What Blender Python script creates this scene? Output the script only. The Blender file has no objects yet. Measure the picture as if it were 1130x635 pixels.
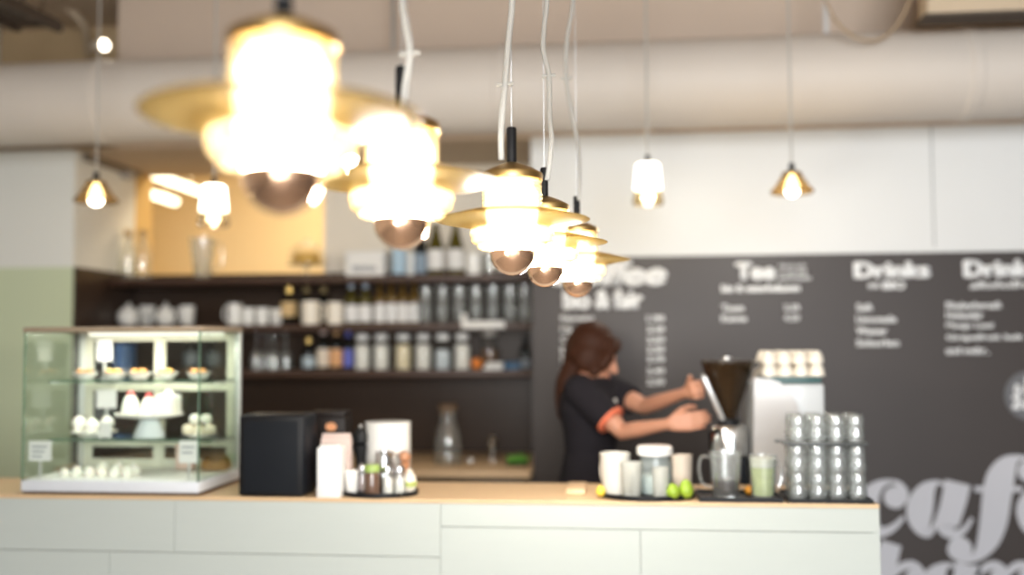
import bpy, bmesh, math, random
from mathutils import Vector, Matrix, Euler
random.seed(7)
PI = math.pi
SC = bpy.context.scene
COL = SC.collection

# ------------------------------------------------------------------ camera
F = 35.0 / 36.0 * 1130.0          # focal length in photo pixels
YAW, ROLL = math.radians(6.1), math.radians(0.3)
CAMZ = 1.52
HOR = 379.0                       # row of the horizon
PITCH = math.atan((HOR - 317.5) / F)
cam_d = bpy.data.cameras.new('camera'); cam = bpy.data.objects.new('camera', cam_d); COL.objects.link(cam)
cam.location = (0, 0, CAMZ); cam.rotation_euler = (PI/2 + PITCH, ROLL, YAW)
cam_d.sensor_width = 36; cam_d.lens = 35
cam_d.dof.use_dof = True; cam_d.dof.focus_distance = 2.15; cam_d.dof.aperture_fstop = 1.08
cam_d.clip_start = 0.05
SC.camera = cam
CR = Euler((PI/2 + PITCH, ROLL, YAW)).to_matrix()
CF = CR @ Vector((0, 0, -1))

# ------------------------------------------------------------------ light
SC.view_settings.view_transform = 'Standard'; SC.view_settings.look = 'None'
SC.view_settings.gamma = 1.0; SC.view_settings.use_curve_mapping = False
SC.view_settings.exposure = 0.74
SC.cycles.max_bounces = 10; SC.cycles.transparent_max_bounces = 32
SC.cycles.sample_clamp_indirect = 6.0
SC.cycles.caustics_reflective = False; SC.cycles.caustics_refractive = False
w = bpy.data.worlds.new('daylight'); SC.world = w; w.use_nodes = True
bg = w.node_tree.nodes['Background']; bg.inputs[0].default_value = (0.93, 0.97, 1.0, 1); bg.inputs[1].default_value = 1.15
def area(name, loc, rot, sx, sy, power, col):
    l = bpy.data.lights.new(name, 'AREA'); l.shape = 'RECTANGLE'; l.size = sx; l.size_y = sy; l.energy = power; l.color = col
    o = bpy.data.objects.new(name, l); o.location = loc; o.rotation_euler = rot; COL.objects.link(o); return o
# daylight through the glazed street front, behind the camera
area('street_window_daylight', (0.8, -6.0, 2.3), (math.radians(86), 0, 0), 5.0, 3.6, 430, (0.96, 0.985, 1.0))
area('back_room_fill_light', (-1.6, 7.0, 3.35), (0, 0, 0), 1.6, 0.8, 42, (1.0, 0.82, 0.55))  # unseen fill lamp added to brighten the back room

# ------------------------------------------------------------------ helpers
def W(px, py, Y):
    d = CR @ Vector(((px - 565.0) / F, -(py - 317.5) / F, -1.0))
    return Vector((0, 0, CAMZ)) + d * (Y / d.y)
def RY(Y): return 535.0 if Y < 3.48 else (480.0 if Y < 4.0 else 340.0)
def WX(px, Y): return W(px, RY(Y), Y).x
def T(px, Y): return (W(px, RY(Y), Y) - Vector((0, 0, CAMZ))).dot(CF)
def SZ(n, px, Y): return n * T(px, Y) / F          # n pixels as metres at that place

MATS = {}
def nn(nt, typ, **kw):
    n = nt.nodes.new(typ)
    for k, v in kw.items(): setattr(n, k, v)
    return n
def pm(name, col, rough=0.5, metal=0.0, var=0.06, scale=14.0, bump=0.0, stretch=None, spec=0.5, trans=0.0, emit=0.0, ecol=None, coat=0.0, sss=0.0):
    if name in MATS: return MATS[name]
    m = bpy.data.materials.new(name); m.use_nodes = True; nt = m.node_tree
    p = nt.nodes['Principled BSDF']
    p.inputs['Roughness'].default_value = rough; p.inputs['Metallic'].default_value = metal
    p.inputs['Specular IOR Level'].default_value = spec
    p.inputs['Transmission Weight'].default_value = trans
    p.inputs['Coat Weight'].default_value = coat
    if sss: p.inputs['Subsurface Weight'].default_value = sss; p.inputs['Subsurface Radius'].default_value = (0.01, 0.004, 0.002)
    tc = nn(nt, 'ShaderNodeTexCoord'); mp = nn(nt, 'ShaderNodeMapping')
    nt.links.new(tc.outputs['Object'], mp.inputs['Vector'])
    if stretch: mp.inputs['Scale'].default_value = stretch
    no = nn(nt, 'ShaderNodeTexNoise'); no.inputs['Scale'].default_value = scale; no.inputs['Detail'].default_value = 4
    nt.links.new(mp.outputs['Vector'], no.inputs['Vector'])
    mr = nn(nt, 'ShaderNodeMapRange'); mr.inputs['To Min'].default_value = 1 - var; mr.inputs['To Max'].default_value = 1 + var
    nt.links.new(no.outputs['Fac'], mr.inputs['Value'])
    mx = nn(nt, 'ShaderNodeVectorMath', operation='SCALE'); mx.inputs[0].default_value = col[:3]
    nt.links.new(mr.outputs['Result'], mx.inputs['Scale'])
    nt.links.new(mx.outputs['Vector'], p.inputs['Base Color'])
    if bump:
        b = nn(nt, 'ShaderNodeBump'); b.inputs['Strength'].default_value = bump; b.inputs['Distance'].default_value = 0.003
        nt.links.new(no.outputs['Fac'], b.inputs['Height']); nt.links.new(b.outputs['Normal'], p.inputs['Normal'])
    if emit:
        p.inputs['Emission Color'].default_value = (*(ecol or col)[:3], 1); p.inputs['Emission Strength'].default_value = emit
    MATS[name] = m; return m
def em(name, col, s):
    if name in MATS: return MATS[name]
    m = bpy.data.materials.new(name); m.use_nodes = True; nt = m.node_tree; nt.nodes.clear()
    o = nn(nt, 'ShaderNodeOutputMaterial'); e = nn(nt, 'ShaderNodeEmission')
    e.inputs[0].default_value = (*col, 1); e.inputs[1].default_value = s
    nt.links.new(e.outputs[0], o.inputs[0]); MATS[name] = m; return m
def tg(name, mid=(0.96, 0.98, 0.97), edge=(0.55, 0.62, 0.6), rough=0.03, ior=1.5, power=2.0, body=None, bodyf=0.0, graze=0.8):
    """glass wall: clear in the middle, tinted where one looks along it, glossy reflections"""
    if name in MATS: return MATS[name]
    m = bpy.data.materials.new(name); m.use_nodes = True; nt = m.node_tree; nt.nodes.clear()
    o = nn(nt, 'ShaderNodeOutputMaterial'); tr = nn(nt, 'ShaderNodeBsdfTransparent'); gl = nn(nt, 'ShaderNodeBsdfGlossy')
    gl.inputs['Roughness'].default_value = rough
    lw = nn(nt, 'ShaderNodeLayerWeight'); lw.inputs['Blend'].default_value = 0.5
    pw = nn(nt, 'ShaderNodeMath', operation='POWER'); pw.inputs[1].default_value = power
    nt.links.new(lw.outputs['Facing'], pw.inputs[0])
    mc = nn(nt, 'ShaderNodeMix', data_type='RGBA'); mc.inputs[6].default_value = (*mid, 1); mc.inputs[7].default_value = (*edge, 1)
    nt.links.new(pw.outputs[0], mc.inputs[0]); nt.links.new(mc.outputs[2], tr.inputs[0])
    f0 = ((ior - 1)/(ior + 1))**2
    p5 = nn(nt, 'ShaderNodeMath', operation='POWER'); p5.inputs[1].default_value = 4.0; nt.links.new(lw.outputs['Facing'], p5.inputs[0])
    fr = nn(nt, 'ShaderNodeMath', operation='MULTIPLY_ADD'); fr.inputs[1].default_value = (1 - f0)*graze; fr.inputs[2].default_value = f0
    nt.links.new(p5.outputs[0], fr.inputs[0])
    mx = nn(nt, 'ShaderNodeMixShader'); nt.links.new(fr.outputs[0], mx.inputs[0])
    src = tr.outputs[0]
    if body:
        d1 = nn(nt, 'ShaderNodeBsdfDiffuse'); d1.inputs[0].default_value = (*body, 1)
        d2 = nn(nt, 'ShaderNodeBsdfTranslucent'); d2.inputs[0].default_value = (*body, 1)
        d = nn(nt, 'ShaderNodeMixShader'); d.inputs[0].default_value = 0.5
        nt.links.new(d1.outputs[0], d.inputs[1]); nt.links.new(d2.outputs[0], d.inputs[2])
        m2 = nn(nt, 'ShaderNodeMixShader'); m2.inputs[0].default_value = bodyf
        nt.links.new(tr.outputs[0], m2.inputs[1]); nt.links.new(d.outputs[0], m2.inputs[2]); src = m2.outputs[0]
    nt.links.new(src, mx.inputs[1]); nt.links.new(gl.outputs[0], mx.inputs[2]); nt.links.new(mx.outputs[0], o.inputs[0])
    MATS[name] = m; return m

def finish(bm, smooth=True, angle=35):
    me = bpy.data.meshes.new('m'); bmesh.ops.recalc_face_normals(bm, faces=bm.faces[:]); bm.to_mesh(me); bm.free()
    if smooth:
        for p in me.polygons: p.use_smooth = True
        me.set_sharp_from_angle(angle=math.radians(angle))
    return me
def obj(name, bm, mat, parent=None, loc=(0, 0, 0), rot=(0, 0, 0), smooth=True, angle=35):
    me = bm if isinstance(bm, bpy.types.Mesh) else finish(bm, smooth, angle)
    me.name = name; o = bpy.data.objects.new(name, me); COL.objects.link(o)
    if mat is not None: me.materials.clear(); me.materials.append(mat)
    o.location = loc; o.rotation_euler = rot
    if parent is not None: o.parent = parent
    return o
def tag(o, label, cat, group=None, kind=None):
    if label: o['label'] = label
    if cat: o['category'] = cat
    if group: o['group'] = group
    if kind: o['kind'] = kind
    return o
def thing(name, label, cat, loc=(0, 0, 0), rotz=0.0, group=None):
    o = bpy.data.objects.new(name, None); COL.objects.link(o); o.location = loc; o.rotation_euler = (0, 0, rotz)
    o.empty_display_size = 0.05
    return tag(o, label, cat, group)
def struct(name, bm, mat, parent=None, **k):
    o = obj(name, bm, mat, parent, **k); o['kind'] = 'structure'; return o
def dup(root, loc=None, label=None, group=None, rotz=None):
    def rec(o, par):
        c = o.copy(); COL.objects.link(c)
        if par is not None: c.parent = par
        for ch in list(o.children): rec(ch, c)
        return c
    r = rec(root, None)
    if loc is not None: r.location = loc
    if label: r['label'] = label
    if group: r['group'] = group
    if rotz is not None: r.rotation_euler = (0, 0, rotz)
    return r
def NB(): return bmesh.new()
def box(bm, x0, x1, y0, y1, z0, z1, bev=0.0, seg=2):
    r = bmesh.ops.create_cube(bm, size=1.0); vs = r['verts']
    for v in vs:
        v.co = Vector(((x0 + x1)/2 + v.co.x*(x1 - x0), (y0 + y1)/2 + v.co.y*(y1 - y0), (z0 + z1)/2 + v.co.z*(z1 - z0)))
    if bev:
        es = list({e for v in vs for e in v.link_edges})
        bmesh.ops.bevel(bm, geom=es, offset=bev, segments=seg, profile=0.5, affect='EDGES')
    return bm
def bx(*a, **k): return box(NB(), *a, **k)
def lathe(bm, prof, seg=28, c=(0, 0, 0), sx=1.0, sy=1.0, M=None):
    rings = []; start = len(bm.verts)
    for r, z in prof:
        if r < 1e-6:
            rings.append([bm.verts.new((c[0], c[1], c[2] + z))])
        else:
            rings.append([bm.verts.new((c[0] + r*sx*math.cos(2*PI*i/seg), c[1] + r*sy*math.sin(2*PI*i/seg), c[2] + z)) for i in range(seg)])
    for a, b in zip(rings, rings[1:]):
        if len(a) == 1 and len(b) == 1: continue
        for i in range(seg):
            j = (i + 1) % seg
            if len(a) == 1: bm.faces.new((a[0], b[i], b[j]))
            elif len(b) == 1: bm.faces.new((a[i], a[j], b[0]))
            else: bm.faces.new((a[i], a[j], b[j], b[i]))
    if M is not None:
        for r in rings:
            for v in r: v.co = M @ v.co
    return bm
def la(prof, seg=28, **k): return lathe(NB(), prof, seg, **k)
def tube(bm, pts, rad, seg=8, cap=True, round_end=False):
    pts = [Vector(p) for p in pts]; n = len(pts)
    rads = [rad]*n if not isinstance(rad, (list, tuple)) else list(rad)
    if round_end:
        d0 = (pts[0] - pts[1]).normalized(); d1 = (pts[-1] - pts[-2]).normalized()
        a, ra, b, rb = pts[0], rads[0], pts[-1], rads[-1]
        pre = [(a + d0*ra*s, ra*math.sqrt(max(0, 1 - s*s))) for s in (0.97, 0.8, 0.45)]
        post = [(b + d1*rb*s, rb*math.sqrt(max(0, 1 - s*s))) for s in (0.45, 0.8, 0.97)]
        pts = [p for p, _ in pre] + pts + [p for p, _ in post]; rads = [r for _, r in pre] + rads + [r for _, r in post]; n = len(pts)
    tang = [(pts[min(i+1, n-1)] - pts[max(i-1, 0)]).normalized() for i in range(n)]
    up = Vector((0, 0, 1)) if abs(tang[0].z) < 0.9 else Vector((1, 0, 0))
    nrm = (up - tang[0]*up.dot(tang[0])).normalized(); rings = []
    for i in range(n):
        nrm = (nrm - tang[i]*nrm.dot(tang[i])).normalized(); bn = tang[i].cross(nrm)
        rings.append([bm.verts.new(pts[i] + (nrm*math.cos(2*PI*k/seg) + bn*math.sin(2*PI*k/seg))*rads[i]) for k in range(seg)])
    for a, b in zip(rings, rings[1:]):
        for k in range(seg):
            j = (k+1) % seg; bm.faces.new((a[k], a[j], b[j], b[k]))
    if cap:
        bm.faces.new(rings[0][::-1]); bm.faces.new(rings[-1])
    return bm
def smoothpath(pts, n=6):
    P = [Vector(p) for p in pts]; out = []
    for i in range(len(P) - 1):
        p0, p1, p2, p3 = P[max(i-1, 0)], P[i], P[i+1], P[min(i+2, len(P)-1)]
        for k in range(n):
            t = k/n
            out.append(0.5*((2*p1) + (p2-p0)*t + (2*p0-5*p1+4*p2-p3)*t*t + (3*p1-p0-3*p2+p3)*t**3))
    out.append(P[-1]); return out
def ell(bm, c, r, M=None, u=16, v=10):
    s = bmesh.ops.create_uvsphere(bm, u_segments=u, v_segments=v, radius=1.0)
    for vv in s['verts']:
        q = Vector((vv.co.x*r[0], vv.co.y*r[1], vv.co.z*r[2]))
        if M is not None: q = M @ q
        vv.co = q + Vector(c)
    return bm
def loft(bm, secs, seg=24):
    """stack of horizontal ellipses (centre, rx, ry, rot)"""
    rings = []
    for c, rx, ry, rt in secs:
        cr, sr = math.cos(rt), math.sin(rt)
        rings.append([bm.verts.new((c[0] + rx*math.cos(2*PI*i/seg)*cr - ry*math.sin(2*PI*i/seg)*sr,
                                    c[1] + rx*math.cos(2*PI*i/seg)*sr + ry*math.sin(2*PI*i/seg)*cr, c[2])) for i in range(seg)])
    for a, b in zip(rings, rings[1:]):
        for i in range(seg):
            j = (i+1) % seg; bm.faces.new((a[i], a[j], b[j], b[i]))
    bm.faces.new(rings[0][::-1]); bm.faces.new(rings[-1]); return bm
def remeshed(bm, voxel, smooth_it=4):
    me = bpy.data.meshes.new('tmp'); bm.to_mesh(me); bm.free()
    o = bpy.data.objects.new('tmp', me); COL.objects.link(o)
    md = o.modifiers.new('r', 'REMESH'); md.mode = 'VOXEL'; md.voxel_size = voxel
    if smooth_it:
        sm = o.modifiers.new('s', 'SMOOTH'); sm.iterations = smooth_it; sm.factor = 0.5
    dg = bpy.context.evaluated_depsgraph_get(); dg.update()
    res = bpy.data.meshes.new_from_object(o.evaluated_get(dg))
    bpy.data.objects.remove(o); bpy.data.meshes.remove(me)
    for p in res.polygons: p.use_smooth = True
    return res

# ------------------------------------------------------------------ materials
M_white_wall = pm('white wall paint', (0.77, 0.78, 0.78), 0.85, var=0.02, scale=3, bump=0.05)
M_duct = pm('cream painted duct', (0.70, 0.64, 0.58), 0.55, var=0.03, scale=3)
M_ceil = pm('ceiling paint', (0.62, 0.50, 0.38), 0.9, var=0.03, scale=4)
M_bulk = pm('beige bulkhead paint', (0.66, 0.54, 0.44), 0.85, var=0.03, scale=3)
M_floor = pm('dark stained floor', (0.17, 0.145, 0.125), 0.55, var=0.1, scale=4)
M_warm = pm('warm ochre wall paint', (0.74, 0.60, 0.38), 0.9, var=0.03, scale=3)
M_jamb = pm('ochre jamb paint', (0.62, 0.42, 0.16), 0.8, var=0.03, scale=3)
M_soffit = pm('tan soffit', (0.56, 0.45, 0.33), 0.9, var=0.03, scale=3)
M_brown = pm('dark brown laminate', (0.034, 0.019, 0.012), 0.36, spec=0.3, var=0.15, scale=6, stretch=(1, 6, 6))
M_shelf = pm('dark brown shelf board', (0.070, 0.038, 0.026), 0.42, spec=0.3, var=0.15, scale=6, stretch=(1, 8, 8))
M_menu = pm('dark taupe menu panel', (0.047, 0.037, 0.034), 0.45, spec=0.35, var=0.05, scale=5)
M_letter = pm('white lettering', (0.90, 0.91, 0.92), 0.6, var=0.0)
M_biglet = pm('light grey lettering', (0.56, 0.56, 0.60), 0.6, var=0.02)
M_badge = pm('grey badge', (0.13, 0.13, 0.14), 0.5)
M_oak = pm('pale oak', (0.66, 0.46, 0.27), 0.45, var=0.16, scale=9, stretch=(1.5, 14, 14))
M_board = pm('off white painted boards', (0.485, 0.52, 0.49), 0.6, var=0.025, scale=5, stretch=(1, 1, 8), bump=0.08)
M_gap = pm('shadow gap backing', (0.62, 0.62, 0.58), 0.8)
M_black = pm('matte black', (0.008, 0.008, 0.009), 0.5, spec=0.25)
M_blackpl = pm('black plastic', (0.008, 0.010, 0.014), 0.5, spec=0.22, var=0.1)
M_chrome = pm('chrome', (0.78, 0.78, 0.78), 0.16, 1.0, var=0.03)
M_steel = pm('brushed steel', (0.62, 0.62, 0.62), 0.32, 1.0, var=0.05)
M_china = pm('white china', (0.84, 0.83, 0.80), 0.22, var=0.01, coat=0.4)
M_cream = pm('cream china', (0.84, 0.77, 0.66), 0.3, var=0.02)
M_paper = pm('white paper', (0.84, 0.83, 0.81), 0.8, var=0.02)
M_print = pm('grey print', (0.42, 0.43, 0.45), 0.8)
M_brass = pm('brass', (0.62, 0.42, 0.17), 0.38, 1.0, var=0.06)
M_copper = pm('copper mirror', (0.92, 0.58, 0.38), 0.15, 0.9, var=0.03)
G_clear = tg('clear glass', (0.985, 0.99, 0.985), (0.74, 0.78, 0.77), ior=1.6)
G_pane = tg('display pane', (0.97, 0.99, 0.975), (0.66, 0.80, 0.70), 0.02, power=3.0)
G_edge = tg('green glass edge', (0.55, 0.70, 0.60), (0.3, 0.46, 0.38), 0.1, body=(0.45, 0.6, 0.5), bodyf=0.25)
G_tumbler = tg('tumbler glass', (0.975, 0.985, 0.98), (0.56, 0.61, 0.60), 0.07, 2.2, 2.6, (0.90, 0.93, 0.93), 0.15)
G_cord = tg('clear plastic cord', (0.85, 0.85, 0.84), (0.6, 0.6, 0.6), 0.12, 1.5, 1.5, (0.86, 0.86, 0.84), 0.62)
G_amber = tg('amber lamp glass', (0.96, 0.86, 0.62), (0.52, 0.34, 0.10), 0.05, 1.6, 1.4, (0.95, 0.80, 0.52), 0.36)
G_brim = tg('smoky gold lamp glass', (0.86, 0.76, 0.50), (0.28, 0.20, 0.06), 0.3, 1.5, 1.1, (0.28, 0.20, 0.07), 0.5, graze=0.12)
G_cone = tg('smoky cone glass', (0.56, 0.42, 0.22), (0.24, 0.16, 0.06), 0.08, 1.7, 1.1, (0.20, 0.13, 0.05), 0.2)
G_skirt = tg('smoky clear glass', (0.86, 0.80, 0.66), (0.34, 0.29, 0.20), 0.05, 1.6, 1.4, (0.4, 0.35, 0.26), 0.02)
G_hopper = tg('smoked brown plastic', (0.42, 0.27, 0.12), (0.10, 0.06, 0.03), 0.08, 1.5, 1.3, (0.1, 0.06, 0.03), 0.45)
G_green = tg('green bottle glass', (0.30, 0.27, 0.05), (0.05, 0.05, 0.01), 0.05, 1.55, 1.2, (0.26, 0.21, 0.035), 0.5)
G_olive = tg('amber bottle glass', (0.42, 0.27, 0.05), (0.12, 0.07, 0.01), 0.05, 1.55, 1.2, (0.46, 0.27, 0.05), 0.5)
G_dark = tg('black bottle glass', (0.06, 0.07, 0.05), (0.01, 0.01, 0.01), 0.05, 1.55, 1.2, (0.01, 0.012, 0.01), 0.7)
E_lamp = em('glowing lamp interior', (1.0, 0.90, 0.70), 7.5)
E_bulb = em('lit bulb', (1.0, 0.90, 0.72), 26.0)
E_small = em('small lit bulb', (1.0, 0.88, 0.66), 9.0)
E_jarlamp = em('lit frosted cylinder', (1.0, 0.90, 0.72), 4.0)
E_tube = em('fluorescent tube', (1.0, 0.86, 0.58), 3.0)
E_spot = em('spot lens', (1.0, 0.88, 0.7), 6.0)
E_case = em('display light strip', (1.0, 0.95, 0.80), 1.15)

# ------------------------------------------------------------------ the setting
YW, YN, YB = 5.15, 5.84, 8.0            # menu wall, niche back, back room end
CEIL = 3.45
XNL, XNR = WX(80, YW), WX(587, YW)
ZTOP = 1.95                             # top of the dark lining
ZNC = 2.59                              # niche ceiling
def wallmat():
    m = pm('two tone wall paint', (0.74, 0.74, 0.70), 0.85, var=0.02, scale=3)
    nt = m.node_tree; p = nt.nodes['Principled BSDF']
    tc = nn(nt, 'ShaderNodeTexCoord'); sp = nn(nt, 'ShaderNodeSeparateXYZ'); nt.links.new(tc.outputs['Object'], sp.inputs[0])
    gt = nn(nt, 'ShaderNodeMath', operation='GREATER_THAN'); gt.inputs[1].default_value = ZTOP; nt.links.new(sp.outputs['Z'], gt.inputs[0])
    mx = nn(nt, 'ShaderNodeMix', data_type='RGBA'); mx.inputs[6].default_value = (0.56, 0.62, 0.43, 1); mx.inputs[7].default_value = (0.74, 0.74, 0.70, 1)
    nt.links.new(gt.outputs[0], mx.inputs[0]); nt.links.new(mx.outputs[2], p.inputs['Base Color']); return m
struct('floor', bx(-6.0, 6.0, -8.0, 8.2, -0.1, 0), M_floor)
struct('ceiling', bx(-4.6, 4.6, -3.0, 8.2, CEIL, CEIL + 0.1), M_ceil)
struct('wall_left', bx(-4.6, -4.5, -3.0, 8.2, 0, CEIL), M_white_wall)
struct('wall_front_blocker', bx(-4.6, -0.75, -3.1, -3.0, 0, CEIL), M_white_wall)  # unseen wall added behind the camera to block daylight on the left
struct('wall_right', bx(4.5, 4.6, -3.0, 8.2, 0, CEIL), pm('dark taupe wall', (0.10, 0.085, 0.08), 0.8))
struct('wall_back_left', bx(-4.5, XNL, YW, 6.0, 0, 2.6), wallmat())
struct('wall_back_right', bx(XNR, 4.5, YW, 6.0, 0, 2.6), M_white_wall)
# fine seam between the white wall boards
xs = WX(1033, YW)
struct('trim_1', bx(xs - 0.004, xs + 0.004, YW - 0.003, YW, 1.99, 2.6), pm('seam grey', (0.42, 0.43, 0.43), 0.8))
# bulkhead above, starting right of the open services bay
xb = WX(125, YW)
struct('wall_bulkhead', bx(xb, 4.5, YW, 6.0, 2.6, CEIL), M_bulk)
struct('wall_services', bx(-4.5, xb, YW + 0.5, 6.0, 2.6, CEIL), pm('dim tan plaster', (0.52, 0.38, 0.22), 0.9, var=0.15, scale=5))
struct('ceiling_niche', bx(XNL, XNR, YW, 6.02, ZNC, 2.6), M_soffit)
xo0, xo1 = WX(150, YN), WX(356, YN)
struct('wall_niche_lower', bx(XNL, XNR, YN + 0.02, 6.0, 0, ZTOP), M_white_wall)
struct('wall_niche_right', bx(xo1, XNR, YN + 0.02, 6.0, ZTOP, ZNC), pm('cream wall paint', (0.82, 0.76, 0.66), 0.9, var=0.02))
struct('wall_niche_jamb', bx(XNL - 0.02, XNL + 0.004, YN + 0.0, 6.05, ZTOP, ZNC), M_jamb)
struct('wall_far', bx(-4.5, 4.5, YB, YB + 0.1, 0, CEIL), M_warm)
struct('wall_far_left', bx(XNL - 1.2, XNL - 1.1, 6.02, YB, 0, CEIL), M_warm)
struct('wall_far_right', bx(XNR + 0.3, XNR + 0.4, 6.02, YB, 0, CEIL), M_warm)

# round air duct along the wall, with joint bands
YD, RD = 4.80, 0.212
zd = 2.765
duct = thing('air_duct', 'wide round cream air duct running the whole width under the ceiling', 'duct', (0, YD, zd))
MX = Matrix.Rotation(PI/2, 4, 'Y')
obj('duct_pipe', la([(RD, -4.45), (RD, 4.45)], 64, M=MX), M_duct, duct)
for x in (-2.6, -0.55, 1.62):
    obj('joint_band', la([(RD, -0.03), (RD + 0.006, -0.025), (RD + 0.006, 0.025), (RD, 0.03)], 64, M=Matrix.Translation((x, 0, 0)) @ MX), M_duct, duct)
for x in (-3.2, -1.1, 1.0, 3.0):
    obj('hanger', bx(x - 0.012, x + 0.012, -0.002, 0.002, RD, CEIL - zd), M_steel, duct)

# boxed beam top right, cable tray and pipes top left
p = W(1024, 18, 4.4)
beam = thing('boxed_beam', 'beige boxed-in beam in the top right corner under the ceiling', 'beam', (p.x, 4.4, p.z))
obj('beam_casing', bx(0, 1.6, 0.0, 0.13, 0.012, CEIL - p.z, bev=0.004), pm('beige casing', (0.62, 0.50, 0.36), 0.8), beam)
obj('underside_shade', bx(-0.012, 1.6, -0.004, 0.134, 0, 0.012), pm('dark underside shade', (0.09, 0.07, 0.055), 0.8), beam)  # dark colour put in for the shadow below the beam
ct = thing('cable_tray', 'dark metal cable tray running diagonally in the top left corner', 'cable tray', (0, 0, 0))
a, b = W(-40, -22, 3.6), W(66, 30, 4.52)
def bar(bm, a, b, w, h):
    a, b = Vector(a), Vector(b); d = (b - a).normalized(); s = d.cross(Vector((0, 0, 1))).normalized(); u = s.cross(d)
    vs = []
    for q in (a, b):
        for i, j in ((-1, -1), (1, -1), (1, 1), (-1, 1)): vs.append(bm.verts.new(q + s*(i*w/2) + u*(j*h/2)))
    for f in ((0, 1, 2, 3), (7, 6, 5, 4), (0, 4, 5, 1), (1, 5, 6, 2), (2, 6, 7, 3), (3, 7, 4, 0)): bm.faces.new([vs[i] for i in f])
    return bm
dkm = pm('dark galvanised metal', (0.07, 0.05, 0.035), 0.6, 0.3)
sv = (b - a).cross(Vector((0, 0, 1))).normalized()
obj('side_rail', bar(NB(), a, b, 0.03, 0.05), dkm, ct)
obj('side_rail', bar(NB(), a - sv*0.2, b - sv*0.2, 0.03, 0.05), dkm, ct)
for k in range(7):
    q = a + (b - a)*((k + 0.5)/7); obj('rung', bar(NB(), q, q - sv*0.2, 0.03, 0.02), dkm, ct)
for k in (0.2, 0.8):
    q = a + (b - a)*k - sv*0.1; obj('hanger_rod', tube(NB(), [q, (q.x, q.y, CEIL)], 0.006), dkm, ct)
pts = [W(-10, 12, 4.6), W(5, 28, 4.6), W(22, 31, 4.65), W(40, 20, 4.7), W(47, 6, 4.8), W(50, -12, 4.8)]
tag(obj('cable', tube(NB(), smoothpath(pts), 0.008), pm('brown cable', (0.16, 0.11, 0.07), 0.6)), 'looped brown cable sagging below the tray, top left', 'cable')
pts = [W(60, -5, 5.3), W(80, 14, 5.35), W(93, 30, 5.4), W(98, 60, 5.55)]
tag(obj('conduit_pipe', tube(NB(), smoothpath(pts), 0.022), pm('beige conduit', (0.50, 0.40, 0.28), 0.6)), 'beige conduit pipe bending up beside the ceiling spotlight', 'pipe')
pts = [W(908, -8, 4.5), W(920, 20, 4.5), W(943, 41, 4.52), W(968, 44, 4.53), W(988, 30, 4.53), W(1002, 6, 4.5), W(1006, -10, 4.5)]
tag(obj('cable', tube(NB(), smoothpath(pts), 0.007), pm('tan cable', (0.42, 0.31, 0.20), 0.6)), 'thin tan cable hanging in a loop in front of the duct, top right', 'cable')

def spot(px, py, Y):
    p = W(px, py, Y)
    s = thing('ceiling_spotlight', 'small white spotlight glowing above the duct at top left', 'spotlight', p)
    M = Matrix.Rotation(math.radians(105), 4, 'X') @ Matrix.Rotation(math.radians(48), 4, 'Y')
    obj('housing', la([(0, -0.10), (0.026, -0.10), (0.030, -0.06), (0.032, 0.01), (0.032, 0.03), (0.029, 0.03), (0.028, 0.012)], 24, M=M), pm('white metal', (0.75, 0.68, 0.58), 0.4), s)
    obj('lens', la([(0, 0.016), (0.028, 0.014), (0, 0.02)], 24, M=M), E_spot, s)
    obj('bracket', bar(NB(), (0, 0.03, 0.05), (0, 0.03, CEIL - p.z), 0.03, 0.006), MATS['white metal'], s)
spot(113, 50, 4.85)

# track rail along the niche side under the soffit
a, b = W(84, 154, YW + 0.06), W(150, 178, YN - 0.02); a.z = b.z = ZNC - 0.02
a.x = b.x = XNL + 0.03
tr = thing('track_rail', 'grey metal track rail under the soffit along the recess side', 'rail', (0, 0, 0))
obj('rail', bar(NB(), a, b, 0.035, 0.04), pm('grey metal', (0.22, 0.19, 0.16), 0.5, 0.4), tr)
obj('connector', bx(a.x - 0.03, a.x + 0.03, b.y - 0.17, b.y - 0.10, a.z - 0.045, a.z + 0.0), pm('grey connector', (0.4, 0.38, 0.36), 0.5), tr)

# fluorescent tubes in the back room
for (p0, y0, p1, y1, lab) in ((155, 188, 6.2, 1.02, 'upper longer warm fluorescent tube seen through the opening above the shelves'),
                              (150, 209, 6.6, 0.62, 'lower shorter warm fluorescent tube seen through the opening above the shelves')):
    q = W(p0, y0, p1)
    t = thing('tube_light', lab, 'tube light', q, group='fluorescent tubes in the back room')
    obj('tube', la([(0, 0), (0.030, 0.0), (0.030, y1), (0, y1)], 16, M=Matrix.Rotation(-PI/2, 4, 'X')), E_tube, t)
    obj('end_cap', la([(0, -0.02), (0.032, -0.02), (0.032, 0.0), (0, 0)], 16, M=Matrix.Rotation(-PI/2, 4, 'X')), M_cream, t)
    obj('end_cap', la([(0, y1), (0.032, y1), (0.032, y1 + 0.02), (0, y1 + 0.02)], 16, M=Matrix.Rotation(-PI/2, 4, 'X')), M_cream, t)
    for k in (0.25, 0.75):
        obj('suspension_rod', tube(NB(), [(0, y1*k, 0.028), (0, y1*k, CEIL - q.z)], 0.008), M_cream, t)

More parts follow.
